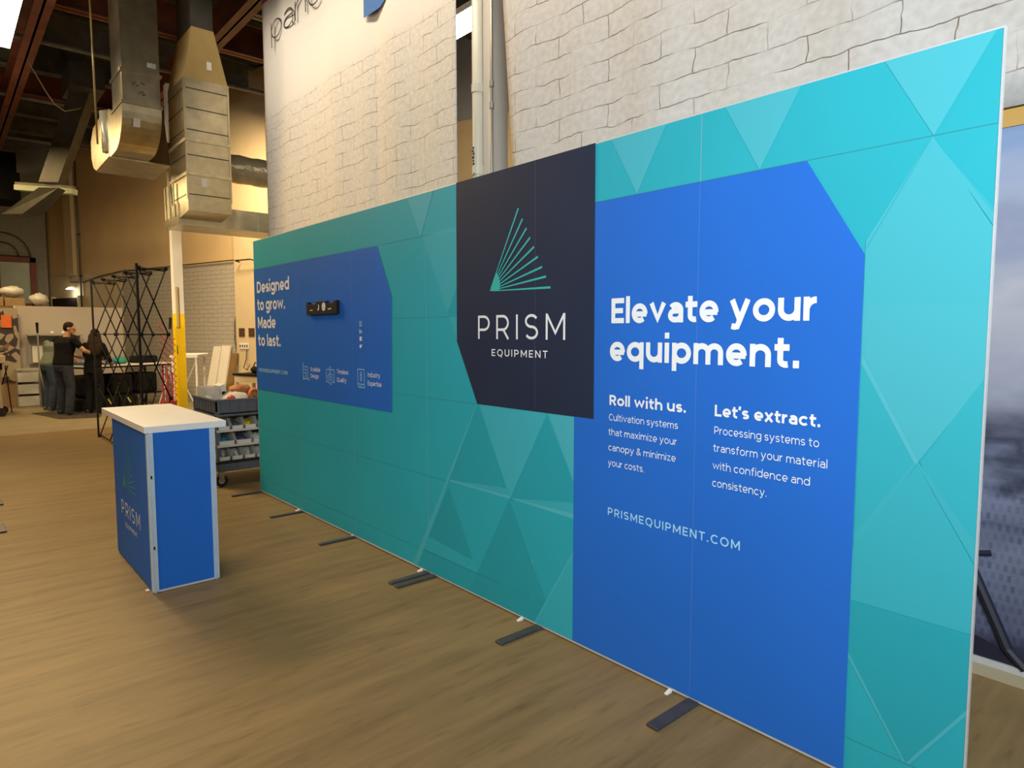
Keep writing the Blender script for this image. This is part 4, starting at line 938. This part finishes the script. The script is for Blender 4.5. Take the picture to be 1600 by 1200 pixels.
# tool trolley at far left
tt = thing('tool_trolley', 'wheeled tool stand with cream legs at the far left edge', 'trolley', (-9.35, -1.60, 0))
m = MB(); m.box(-.3, .3, -.5, .22, 1.0, 1.14); m.build('top_box', M('cream_enamel', (.50, .40, .26), .6, noise=.15, scale=6), tt, bevel=.01)
m = MB(); m.box(-.22, .22, -.3, .17, .87, 1.0); m.build('motor_box', blackm, tt, bevel=.01)
for x, y in ((.25, .12), (-.25, .18), (.25, -.42), (-.25, -.42)):
    m = MB(); m.tube([(x, y*.8, 1.0), (x, y, .16)], .028, 8); m.build('leg', M('cream_enamel', (.50, .40, .26), .6), tt)
    m = MB(); m.tube([(x-.02, y, .075), (x+.02, y, .075)], .075, 14); m.build('wheel', rubber, tt)
m = MB(); m.bar((-.25, .15, .62), (.25, .1, .62), .04); m.bar((.25, -.42, .62), (.25, .1, .62), .04); m.build('rail', blackm, tt)
m = MB(); m.tube([(.1, .22, .95), (.16, .28, .05)], .010, 6); m.tube([(.1, .26, .95), (.02, .16, .58)], .010, 6); m.build('strut', blackm, tt)
m = MB(); m.ell((0, 0, .08), .18, .3, .10, jit=.2, seed=31); tag(m.build('tool_clutter', M('grey_brown_clutter', (.20, .16, .12), .6, noise=.5, scale=20), loc=(-9.4, -1.65, 1.175), smooth=True), 'heap of small tools on top of the trolley', 'tools', kind='stuff')

# back wall fittings
def on_wall(name, label, cat, s_, off, z, builder):
    t = thing(name, label, cat, tuple(wall_loc(s_, off)[:2]) + (z,), wang); builder(t); return t
def b1(t):
    m = MB(); m.tube([(0, 0, 0), (0, 0, 4.4)], .022, 8); m.build('tube', M('blue_grey_conduit', (.10, .11, .12), .5, .4), t, smooth=True)
    for z in (.9, 2.0, 3.2):
        m = MB(); m.box(-.035, .035, -.02, .03, z, z+.03); m.build('bracket', blackm, t)
on_wall('conduit', 'thin grey conduit on the cream pilaster at left', 'conduit', .62, .06, 2.2, b1)
on_wall('conduit', 'thin grey conduit right of the small wall lamp', 'conduit', 2.48, .06, 2.15, b1)
def b2_(t):
    m = MB(); m.box(-.7, .7, -.10, 0, 0, .27); m.build('case', blackm, t)
    for x in (-.72, .70):
        m = MB(); m.box(x, x+.06, -.11, 0, -.03, .32); m.build('end_cap', creamwall, t)
on_wall('wall_unit', 'long flat black unit on the wall above the partition', 'wall unit', 1.70, .02, 2.23, b2_)
def b3(t):
    m = MB(); m.tube([(0, -.14, 0), (0, -.14, .05)], [.12, .06], 14); m.build('shade', M('white_enamel_glow', (1.0, .93, .75), .5, emit=2.5), t, smooth=True)
    m = MB(); m.box(-.03, .03, -.16, 0, .05, .08); m.build('arm', whitewall, t)
on_wall('wall_lamp', 'small white wall lamp glowing above the black unit', 'lamp', 2.15, .02, 2.72, b3)
lp = bpy.data.lights.new('wall_lamp_light', 'POINT'); lp.energy = 5; lp.color = (1, .9, .7); lp.shadow_soft_size = .08
lo = bpy.data.objects.new('wall_lamp_light', lp); COL.objects.link(lo); lo.location = tuple(wall_loc(2.15, .2)[:2]) + (2.60,)
def sw(w_, h_, n):
    def f_(t):
        m = MB(); m.box(-w_/2, w_/2, -.02, 0, -h_/2, h_/2); m.build('plate', paper, t, bevel=.004)
        m = MB()
        for i in range(n): x = -w_/2 + w_*(i+.5)/n; m.box(x-.012, x+.012, -.03, -.02, -h_*.2, h_*.2)
        m.build('toggle', blackm, t)
    return f_
def pic(t):
    m = MB(); m.box(-.09, .09, -.012, 0, -.09, .09); m.build('board', M('dark_picture', (.07, .035, .02), .6, noise=.6, scale=30), t)
on_wall('wall_plate', 'small dark framed picture on the cream pilaster, left of two', 'picture', 9.20, .165, 1.57, pic)
on_wall('wall_plate', 'small dark framed picture on the cream pilaster, right of two', 'picture', 9.52, .165, 1.57, pic)
on_wall('switch_plate', 'wide white switch plate with four toggles on the pilaster', 'switch', 9.27, .165, 1.28, sw(.30, .13, 4))
def cord(t):
    m = MB(); m.tube([(0, -.03, 0), (.02, -.06, -.2), (-.05, -.08, -.38), (.08, -.09, -.42), (.12, -.05, -.3)], .009, 6); m.build('flex', blackm, t, smooth=True)
on_wall('power_cord', 'dark power cord hanging below the switch plate', 'cord', 9.38, .17, 1.2, cord)
def rack(t):
    m = MB(); m.tube([(0, -.04, 0), (0, -.16, .02), (.5, -.16, .02), (.5, -.04, 0)], .014, 6); m.build('rail', blackm, t)
on_wall('wall_hook', 'thin dark wall rail high on the cream pilaster', 'hook rail', 9.25, .16, 3.05, rack)
def wreath(t):
    m = MB(); m.ell((0, -.05, 0), .07, .05, .36, jit=.15, seed=4); m.build('bundle', M('dark_bristle', (.13, .11, .09), .9, noise=.5, scale=40), t)
on_wall('tool_bundle', 'dark slim bundle hung on the brick left of pilaster', 'tools', 8.90, .02, 1.55, wreath)

# boards, desk and white frame near the back wall
for i, (s_, w_, h_, mt, nm, lab) in enumerate(((8.15, .30, 1.26, whitewall, 'leaning_board', 'white board leaning on brick wall, left of the pair'), (8.50, .28, 1.28, whitewall, 'leaning_board', 'white board leaning on brick wall, right of the pair'), (8.98, .20, 1.12, brown, 'leaning_board', 'brown board leaning by the cream pilaster'))):
    m = MB(); m.hexa([(-w_/2, -.30, .0), (w_/2, -.30, .0), (w_/2, -.26, .0), (-w_/2, -.26, .0)], [(-w_/2+.06*(i == 0), -.05, h_), (w_/2+.02*(i == 0), -.05, h_), (w_/2+.02*(i == 0), -.01, h_), (-w_/2+.06*(i == 0), -.01, h_)])
    t = tag(m.build(nm, mt), lab, 'board'); t.location = wall_loc(s_, .165 if i == 2 else .01); t.rotation_euler = (0,0,R_(wang))
dk = thing('small_desk', 'small dark-topped desk against the cream pilaster', 'desk', (-6.62, 2.35, 0), 18)
m = MB(); m.box(-.35, .5, -.25, .25, .73, .77); m.build('desktop', blackm, dk)
for x in (-.30, .44):
    for y in (-.2, .2):
        m = MB(); m.box(x-.025, x+.025, y-.025, y+.025, 0, .73); m.build('leg', creamwall, dk)
m = MB(); m.box(-.28, .42, -.22, -.20, .60, .73); m.build('apron', creamwall, dk)
gd = thing('bench_grinder', 'small dark bench tool with looped cord on the desk', 'tool', (-6.55, 2.33, .771), 18)
m = MB(); m.ell((0, 0, .07), .10, .07, .07); m.build('body', blackm, gd, smooth=True)
m = MB(); m.tube([(.1, 0, .05), (.16, -.03, .16), (.08, -.05, .22), (0, -.03, .14)], .012, 6); m.build('cord', galvdull, gd)
wf = thing('truss_stand', 'white metal stand with crossed braces right of the yellow column', 'stand', (-6.95, 1.28, 0), 49)
m = MB(); m.box(-.30, .22, -.2, .2, 1.10, 1.15); m.build('top', whitewall, wf)
for x in (-.26, .18):
    for y in (-.16, .16):
        m = MB(); m.box(x-.018, x+.018, y-.018, y+.018, 0, 1.10); m.build('leg', whitewall, wf)
for a, b in (((-.26, -.17, .1), (.18, -.17, 1.05)), ((.18, -.17, .1), (-.26, -.17, 1.05))):
    m = MB(); m.tube([a, b], .009, 6); m.build('brace', alu, wf)
for i in range(3):
    m = MB(); m.tube([(-.24, -.1+.08*i, 1.165), (.30, -.08+.07*i, 1.168)], .014, 8); tag(m.build('metal_tube', alu, loc=(-6.95, 1.28, 0)), ('loose metal tube lying on the white stand, front one', 'loose metal tube lying on the white stand, middle one', 'loose metal tube lying on the white stand, back one')[i], 'tube', 'tubes on the white stand').rotation_euler = (0,0,R_(49))
sb = thing('clamp_rack', 'low cream board with row of dark clamps behind counter', 'rack', (-3.05, .33, 0), 40)
m = MB(); m.box(-.24, .24, -.03, .03, .42, .52); m.build('board', creamwall, sb)
for x in (-.2, .2):
    m = MB(); m.box(x-.02, x+.02, -.02, .02, 0, .42); m.build('leg', creamwall, sb)
for i in range(6):
    m = MB(); x = -.20+.075*i; m.ell((x, -.05, .36+.02*(i % 2)), .03, .025, .055, jit=.2, seed=50+i); m.build('clamp', M('dark_red_brown', (.035, .012, .008), .6), sb)

# ================================================================== UTILITY CART with bins
OCt = (-.9, .3, 0)
ct = thing('utility_cart', 'grey wheeled utility cart with shelves of parts bins by display', 'cart', OCt)
cx0, cx1, cy0, cy1 = -1.22, -.45, -.26, .62
m = MB()
m.box(cx0, cx1, cy0, cy1, .755, .77); m.box(cx1-.015, cx1, cy0, cy1, .77, .885); m.box(cx0, cx0+.015, cy0, cy1, .77, .885); m.box(cx0, cx1, cy0, cy0+.015, .77, .885); m.box(cx0, cx1, cy1-.015, cy1, .77, .885)
m.box(cx1-.01, cx1+.012, cy0-.01, cy1, .875, .893); m.box(cx0, cx1, cy0-.012, cy0+.01, .875, .893)
m.build('top_tray', greyplastic, ct, off=OCt)
m = MB()
for i in range(9):
    x = cx0+.05+.08*i; m.box(x, x+.012, cy0-.008, cy0, .755, .885)
for i in range(9):
    y = cy0+.05+.09*i; m.box(cx1, cx1+.006, y, y+.012, .765, .875)
m.build('tray_rib', greyplastic, ct, off=OCt)
for z in (.735, .575, .42): 
    m = MB(); m.box(cx0, cx1, cy0, cy1, z-.012, z); m.box(cx1-.01, cx1+.01, cy0, cy1, z-.014, z+.008); m.build('shelf', greyplastic if z > .7 else binplastic, ct, off=OCt)
m = MB(); m.box(cx0, cx1, cy0-.02, cy1, .235, .262); m.build('black_deck', rubber, ct, off=OCt, bevel=.006)
m = MB(); m.box(cx0, cx1, cy0+.02, cy1, .155, .235)
for i in range(6): m.box(cx1, cx1+.006, cy0+.06+.13*i, cy0+.075+.13*i, .155, .235)
m.build('base_tray', greyplastic, ct, off=OCt)
for x, y in ((cx1-.03, cy0+.02), (cx1-.03, cy1-.02), (cx0+.03, cy0+.02), (cx0+.03, cy1-.02)):
    m = MB(); m.box(x-.02, x+.02, y-.02, y+.02, .16, .76); m.build('post', greyplastic, ct, off=OCt)
    m = MB(); m.tube([(x-.012, y+.02, .062), (x+.012, y+.02, .062)], .062, 20); w_ = m.build('caster_wheel', rubber, ct, off=OCt, smooth=False)
    m = MB(); m.tube([(x-.016, y+.02, .062), (x+.016, y+.02, .062)], .03, 14); m.build('wheel_hub', alu, w_, off=OCt)
    m = MB(); m.box(x-.022, x-.016, y-.005, y+.045, .05, .155); m.box(x+.016, x+.022, y-.005, y+.045, .05, .155); m.build('caster_fork', galv, ct, off=OCt)
def make_bin(w_, h_, d_, matb):
    """open hopper-front bin, front towards +x, origin at the front bottom centre"""
    m = MB(); t = .005; lip = h_*.38
    m.box(-d_, 0, -w_/2, w_/2, 0, t); m.box(-d_, -d_+t, -w_/2, w_/2, 0, h_); m.box(-t, 0, -w_/2, w_/2, 0, lip)
    for s_ in (-1, 1):
        y0, y1 = sorted((s_*w_/2, s_*(w_/2-t)))
        m.prism([(-d_, 0), (0, 0), (0, lip), (-d_*.22, h_), (-d_, h_)], y0, y1, 'y')
    return m
bins = []
place = ('nearest the counter', 'second from the counter', 'third from the counter', 'fourth from the counter')
rows = ((.576, .125, .115, ('upper', (brown, greyplastic, yellowp, greyplastic))), (.421, .165, .125, ('middle', (tealsign, M('purple_parts', (.07, .06, .16), .6), paper, redp))), (.263, .118, .115, ('lower', (bagplastic, bagplastic, bagplastic, bagplastic))))
for z, w_, h_, (nm, mats_) in rows:
    for i in range(4):
        y = cy0 + .015 + w_/2 + i*(w_+.008)
        if y + w_/2 > cy1 - .02: break
        lab = {'upper': 'clear parts bin on upper cart shelf, ', 'middle': 'clear parts bin on middle cart shelf, ', 'lower': 'clear bin holding white bags on bottom cart deck, '}[nm] + place[i]
        t = thing('parts_bin', lab, 'bin', (-.455, y, z), 0, 'parts bins on the %s cart shelf' % nm)
        mm = make_bin(w_-.004, h_, .36, None); mm.build('tub', binplastic, t)
        m = MB(); m.box(.0008, .003, -w_*.36, w_*.36, .006, h_*.32); m.build('label_card', paper, t)
        m = MB(); m.ell((-.15, 0, .045 if nm != 'lower' else .055), .12, w_*.36, .036 if nm != 'lower' else .05, jit=.16, seed=70+i+int(z*100))
        m.build('contents', mats_[i], t, smooth=True)
# things on the cart's top tray
tr = [('plastic_tub', 'cloudy clear plastic tub at the left of the cart tray', 'tub', (-.98, -.17, .771), (.13, .07, .11), clearplastic),
      ('plastic_bag', 'white plastic bag lying across the middle of cart tray', 'bag', (-.78, .03, .85), (.20, .15, .085), bagplastic),
      ('parts_bag', 'red parts bag at front of the cart tray', 'bag', (-.60, -.06, .875), (.05, .045, .045), redp),
      ('tape_roll', 'orange roll at right of the cart tray by the wall edge', 'roll', (-.72, .22, .91), (.06, .055, .055), orange),
      ('tool_bag', 'dark tool at the right of the cart tray below orange roll', 'tool', (-.58, .18, .83), (.06, .06, .06), blackm)]
for nm, lab, cat, loc, r, mt in tr:
    if nm == 'plastic_tub':
        t = thing(nm, lab, cat, loc)
        m = MB(); m.box(-.14, .14, -.08, .08, 0, .01); m.box(-.14, .14, -.08, -.072, 0, .22); m.box(-.14, .14, .072, .08, 0, .22); m.box(.132, .14, -.08, .08, 0, .22); m.box(-.14, -.132, -.08, .08, 0, .22); m.build('walls', clearplastic, t)
        m = MB(); m.ell((0, 0, .07), .1, .055, .055, jit=.15, seed=3); m.build('contents', bagplastic, t, smooth=True)
    elif nm == 'tape_roll':
        t = thing(nm, lab, cat, loc)
        m = MB(); rings = []
        for k in range(25):
            a = 2*math.pi*k/24; c_ = Vector((0, math.cos(a)*.045, math.sin(a)*.045)); n_ = c_.normalized()
            rings.append([c_ + n_*(.018*math.cos(b)) + Vector((.03*math.sin(b), 0, 0)) for b in [2*math.pi*j/8 for j in range(8)]])
        m.loft(rings, False); m.build('ring', mt, t, smooth=True)
        m = MB(); m.tube([(-.02, 0, 0), (.02, 0, 0)], .026, 12); m.build('core', cardboard, t)
        m = MB(); m.box(-.03, .03, -.03, .03, -.138, -.06); m.build('holder', blackm, t)
    else:
        m = MB(); m.ell((0, 0, 0), *r, jit=.10, seed=len(nm)); tag(m.build(nm, mt, loc=loc, smooth=True), lab, cat)
t = thing('paper_sleeve', 'upright white paper sleeve standing in the cart tray', 'paper', (-.95, -.02, .771))
m = MB(); m.hexa([(-.1, -.03, 0), (.1, -.03, 0), (.1, .03, 0), (-.1, .03, 0)], [(-.1, -.07, .23), (.1, -.07, .23), (.1, -.02, .25), (-.1, -.02, .25)]); m.build('sleeve', paper, t)
m = MB(); m.box(.1, .103, -.05, -.01, .09, .17); m.build('dark_print', blackm, t)
sp_ = MB(); sp_.ell((0, 0, .05), .10, .12, .06, jit=.15, seed=61); tag(sp_.build('orange_tool', M('orange_brown', (.42, .16, .05), .6, noise=.3, scale=20), loc=(-1.05, .18, .88), smooth=True), 'brown and orange hand tool heap at back of the cart tray', 'tool')

# ================================================================== PEOPLE
def limb(mb, pts, rs, n=14):
    """round tapered limb with rounded ends"""
    P = [Vector(p) for p in pts]; out = []; ro = []
    d0 = (P[1]-P[0]).normalized(); d1 = (P[-1]-P[-2]).normalized()
    out += [P[0]-d0*rs[0]*.95, P[0]-d0*rs[0]*.6]; ro += [rs[0]*.25, rs[0]*.8]
    for i in range(len(P)):
        out.append(P[i]); ro.append(rs[i])
        if i < len(P)-1:
            out.append((P[i]+P[i+1])/2); ro.append((rs[i]+rs[i+1])/2*1.03)
    out += [P[-1]+d1*rs[-1]*.6, P[-1]+d1*rs[-1]*.95]; ro += [rs[-1]*.8, rs[-1]*.25]
    mb.tube(out, ro, n)
def torso(mb, secs, n=20):
    mb.loft([[(c[0]+rx*math.cos(2*math.pi*k/n), c[1]+ry*math.sin(2*math.pi*k/n), c[2]) for k in range(n)] for c, rx, ry in secs])
def hand(mb, wrist, d, side, up):
    """palm, four curled fingers of unequal length and a thumb leaving the side of the palm"""
    d = Vector(d).normalized(); u = Vector(up); u = (u - d*u.dot(d)).normalized(); s = d.cross(u)*side
    w = Vector(wrist)
    limb(mb, [w, w+d*.045, w+d*.085], [.024, .032, .033], 10)
    for i, (o_, l) in enumerate(((-.030, .066), (-.010, .076), (.011, .071), (.031, .056))):
        b = w + d*.085 + s*o_
        limb(mb, [b, b+d*l*.45-u*.004, b+d*l*.75-u*.018, b+d*l*.92-u*.036], [.0105, .010, .0095, .0085], 8)
    tb = w + d*.030 - s*.026
    limb(mb, [tb, tb-s*.028+d*.030-u*.008, tb-s*.034+d*.058-u*.016], [.0125, .0115, .010], 8)
def head_mesh(mb, c, yaw, pitch=0, s=1.0):
    """head with brow, nose, lips, chin and ears; local +y is the face"""
    rot = Matrix.Rotation(R_(yaw), 3, 'Z') @ Matrix.Rotation(R_(pitch), 3, 'X'); c = Vector(c)
    def E(o, rx, ry, rz, n=14, mm=9):
        t = MB(); t.ell((0,0,0), rx*s, ry*s, rz*s, n, mm)
        mb.add([c + rot @ (Vector(v) + Vector(o)*s) for v in t.v], t.f)
    E((0, -.008, .03), .076, .095, .092, 18, 12); E((0, .022, -.03), .060, .068, .082)
    E((0, .078, -.085), .026, .022, .022); E((0, .094, -.008), .012, .018, .026); E((0, .103, -.022), .014, .014, .011)
    E((0, .086, -.052), .024, .012, .010); E((0, .080, .022), .050, .016, .012)
    for x in (-1, 1): E((x*.077, -.008, -.005), .010, .022, .034)
    return rot
def person(label, loc, rz, Hh, P, shirt_m, trouser_m, shoe_m, sleeve_long, hair_long):
    t = thing('person', label, 'person', loc, rz); k = Hh / 1.76
    V = lambda a: Vector(a)*k
    hips = V(P['hip']); ch = V(P['chest']); nk = V(P['neck']); hd = V(P['head'])
    wm = P.get('wide', 1.0)
    body = MB(); shirt = MB(); trous = MB()
    def sec(mb, g):
        l = hips.lerp(ch, .5)
        torso(mb, [((hips.x, hips.y, hips.z-.10*k), (.150+g)*k*wm, (.105+g)*k), ((hips.x, hips.y, hips.z+.02*k), (.172+g)*k*wm, (.120+g)*k*wm), ((l.x, l.y, l.z), (.158+g)*k*wm, (.108+g)*k*wm),
                   ((ch.x, ch.y, ch.z-.08*k), (.175+g)*k*wm, (.115+g)*k*wm), ((ch.x, ch.y, ch.z+.05*k), (.185+g)*k*wm, (.112+g)*k*wm), ((nk.x*.6+ch.x*.4, nk.y*.6+ch.y*.4, ch.z+.135*k), (.135+g)*k, (.085+g)*k), ((nk.x, nk.y, nk.z-.02*k), (.055+g*.5)*k, (.055+g*.5)*k)])
    sec(body, -.012)
    limb(body, [nk - Vector((0,0,.05*k)), nk.lerp(hd, .55)], [.058*k, .052*k])
    rot = head_mesh(body, hd, P['head_yaw'], P.get('head_pitch', 0), k)
    sec(shirt, .014)
    for s_ in (-1, 1):
        sh, el, wr = [V(a) for a in P['arm%+d' % s_]]
        limb(body, [sh, el, wr], [.050*k, .040*k, .026*k])
        hand(body, wr, (wr-el).normalized() + Vector((0,0,-.15)), s_, (0,0,1))
        if sleeve_long: limb(shirt, [sh, el, wr.lerp(el, .06)], [.066*k, .054*k, .040*k])
        else: limb(shirt, [sh, sh.lerp(el, .3), sh.lerp(el, .52)], [.072*k, .066*k, .066*k])
        hj, kn, an = [V(a) for a in P['leg%+d' % s_]]
        limb(body, [hj, kn, an], [.080*k, .055*k, .038*k])
        limb(trous, [hj, kn, an + Vector((0,0,-.03*k))], [.100*k, .078*k, .070*k])
        f0 = an + Vector((0,0,-.055*k)); 
        m = MB(); 
        fy = P.get('foot_yaw', {}).get(s_, 0); fr = Matrix.Rotation(R_(fy), 3, 'Z')
        pr = [(-.075, .038, .075), (-.03, .042, .090), (.04, .045, .075), (.10, .050, .052), (.16, .046, .044), (.195, .030, .034)]
        rings = []
        for (yy, hw, top) in pr:
            ring = []
            for j in range(12):
                a = 2*math.pi*j/12; zz = top/2 + top/2*math.sin(a)
                q = fr @ Vector((hw*math.cos(a)*k, yy*k, 0)); ring.append((an.x+q.x, an.y+q.y, max(zz*k, .004)))
            rings.append(ring)
        m.loft(rings); m.build('shoe', shoe_m, t, smooth=True)
        m = MB(); m.loft([[(a[0], a[1], min(a[2], .022) if a[2] > .01 else .001) for a in r_] for r_ in rings]); m.build('shoe_sole', M('pale_sole', (.42, .38, .32), .7), t)
    torso(trous, [((hips.x, hips.y, hips.z-.13*k), .170*k*wm, .118*k), ((hips.x, hips.y, hips.z-.03*k), .180*k*wm, .130*k*wm), ((hips.x, hips.y, hips.z+.06*k), .172*k*wm, .122*k*wm)])
    remesh(body.build('body', skin, t, smooth=True), .008)
    remesh(shirt.build(P['top_name'], shirt_m, t, smooth=True), .014)
    remesh(trous.build('trousers', trouser_m, t, smooth=True), .014)
    hm = MB()
    def HE(o, rx, ry, rz):
        q = MB(); q.ell((0,0,0), rx*k, ry*k, rz*k, 16, 10); hm.add([hd + rot @ (Vector(v)+Vector(o)*k) for v in q.v], q.f)
    HE((0, -.020, .045), .083, .096, .086); HE((0, -.040, .005), .079, .072, .070)
    if hair_long:
        HE((0, -.05, -.08), .120, .085, .14); HE((.01, -.085, -.20), .140, .070, .17); HE((.015, -.105, -.33), .125, .055, .16); HE((.075, -.01, -.08), .03, .05, .13); HE((-.075, -.01, -.08), .03, .05, .13)
    remesh(hm.build('hair', hairm, t, smooth=True), .010)
    for x in (-.030, .030):
        m = MB(); q = MB(); q.ell((0,0,0), .012*k, .009*k, .009*k, 10, 6); m.add([hd + rot @ (Vector(v)+Vector((x, .084, .004))*k) for v in q.v], q.f); m.build('eye', M('eye_dark', (.05, .03, .02), .3), t, smooth=True)
    return t
# local +y is where the chest faces; +x is the person's right
man = dict(top_name='t_shirt', wide=1.10, hip=(0, 0, .96), chest=(.0, .05, 1.32), neck=(.01, .08, 1.50), head=(.05, .13, 1.63), head_yaw=-50, head_pitch=-14,
           foot_yaw={1: -20, -1: 15})
man['arm+1'] = [(.215, .06, 1.42), (.36, .15, 1.22), (.36, .42, 1.12)]
man['arm-1'] = [(-.205, .06, 1.42), (-.15, .24, 1.16), (.10, .43, 1.04)]
man['leg+1'] = [(.10, 0, .90), (.13, .03, .50), (.13, -.03, .09)]
man['leg-1'] = [(-.10, 0, .90), (-.13, .06, .50), (-.16, .06, .09)]
person('man in black t-shirt and dark jeans, seen from behind, reaching right', (-8.62, -.54, 0), 32, 1.77, man, blackcloth, denim, M('black_shoe', (.012, .012, .013), .5), False, False)
man2 = dict(top_name='t_shirt', wide=1.02, hip=(0, 0, .95), chest=(.0, .10, 1.27), neck=(.07, .27, 1.37), head=(.16, .40, 1.42), head_yaw=-40, head_pitch=-30)
man2['arm+1'] = [(.20, .12, 1.36), (.24, .26, 1.13), (.16, .45, 1.02)]
man2['arm-1'] = [(-.20, .10, 1.36), (-.27, .14, 1.08), (-.10, .36, .98)]
man2['leg+1'] = [(.10, 0, .90), (.11, .03, .50), (.11, -.02, .09)]
man2['leg-1'] = [(-.10, 0, .90), (-.12, .05, .50), (-.13, .02, .09)]
person('person in grey-green t-shirt and jeans, mostly hidden behind the man', (-9.72, -.66, 0), 20, 1.74, man2, greytee, denim2, M('grey_shoe', (.10, .09, .08), .6), False, False)
wom = dict(top_name='jacket', wide=.96, hip=(0, 0, .96), chest=(.0, .05, 1.30), neck=(.0, .08, 1.48), head=(-.01, .12, 1.61), head_yaw=30, head_pitch=-18)
wom['arm+1'] = [(.185, .06, 1.40), (.23, .16, 1.14), (.12, .36, 1.06)]
wom['arm-1'] = [(-.185, .06, 1.40), (-.25, .12, 1.13), (-.14, .36, 1.06)]
wom['leg+1'] = [(.09, 0, .90), (.10, .03, .50), (.10, -.02, .09)]
wom['leg-1'] = [(-.09, 0, .90), (-.10, .03, .50), (-.11, -.02, .09)]
person('woman with long dark hair in black clothes, back turned', (-8.55, -.07, 0), 42, 1.66, wom, blackcloth, blackfab, M('black_shoe', (.012, .012, .013), .5), True, True)
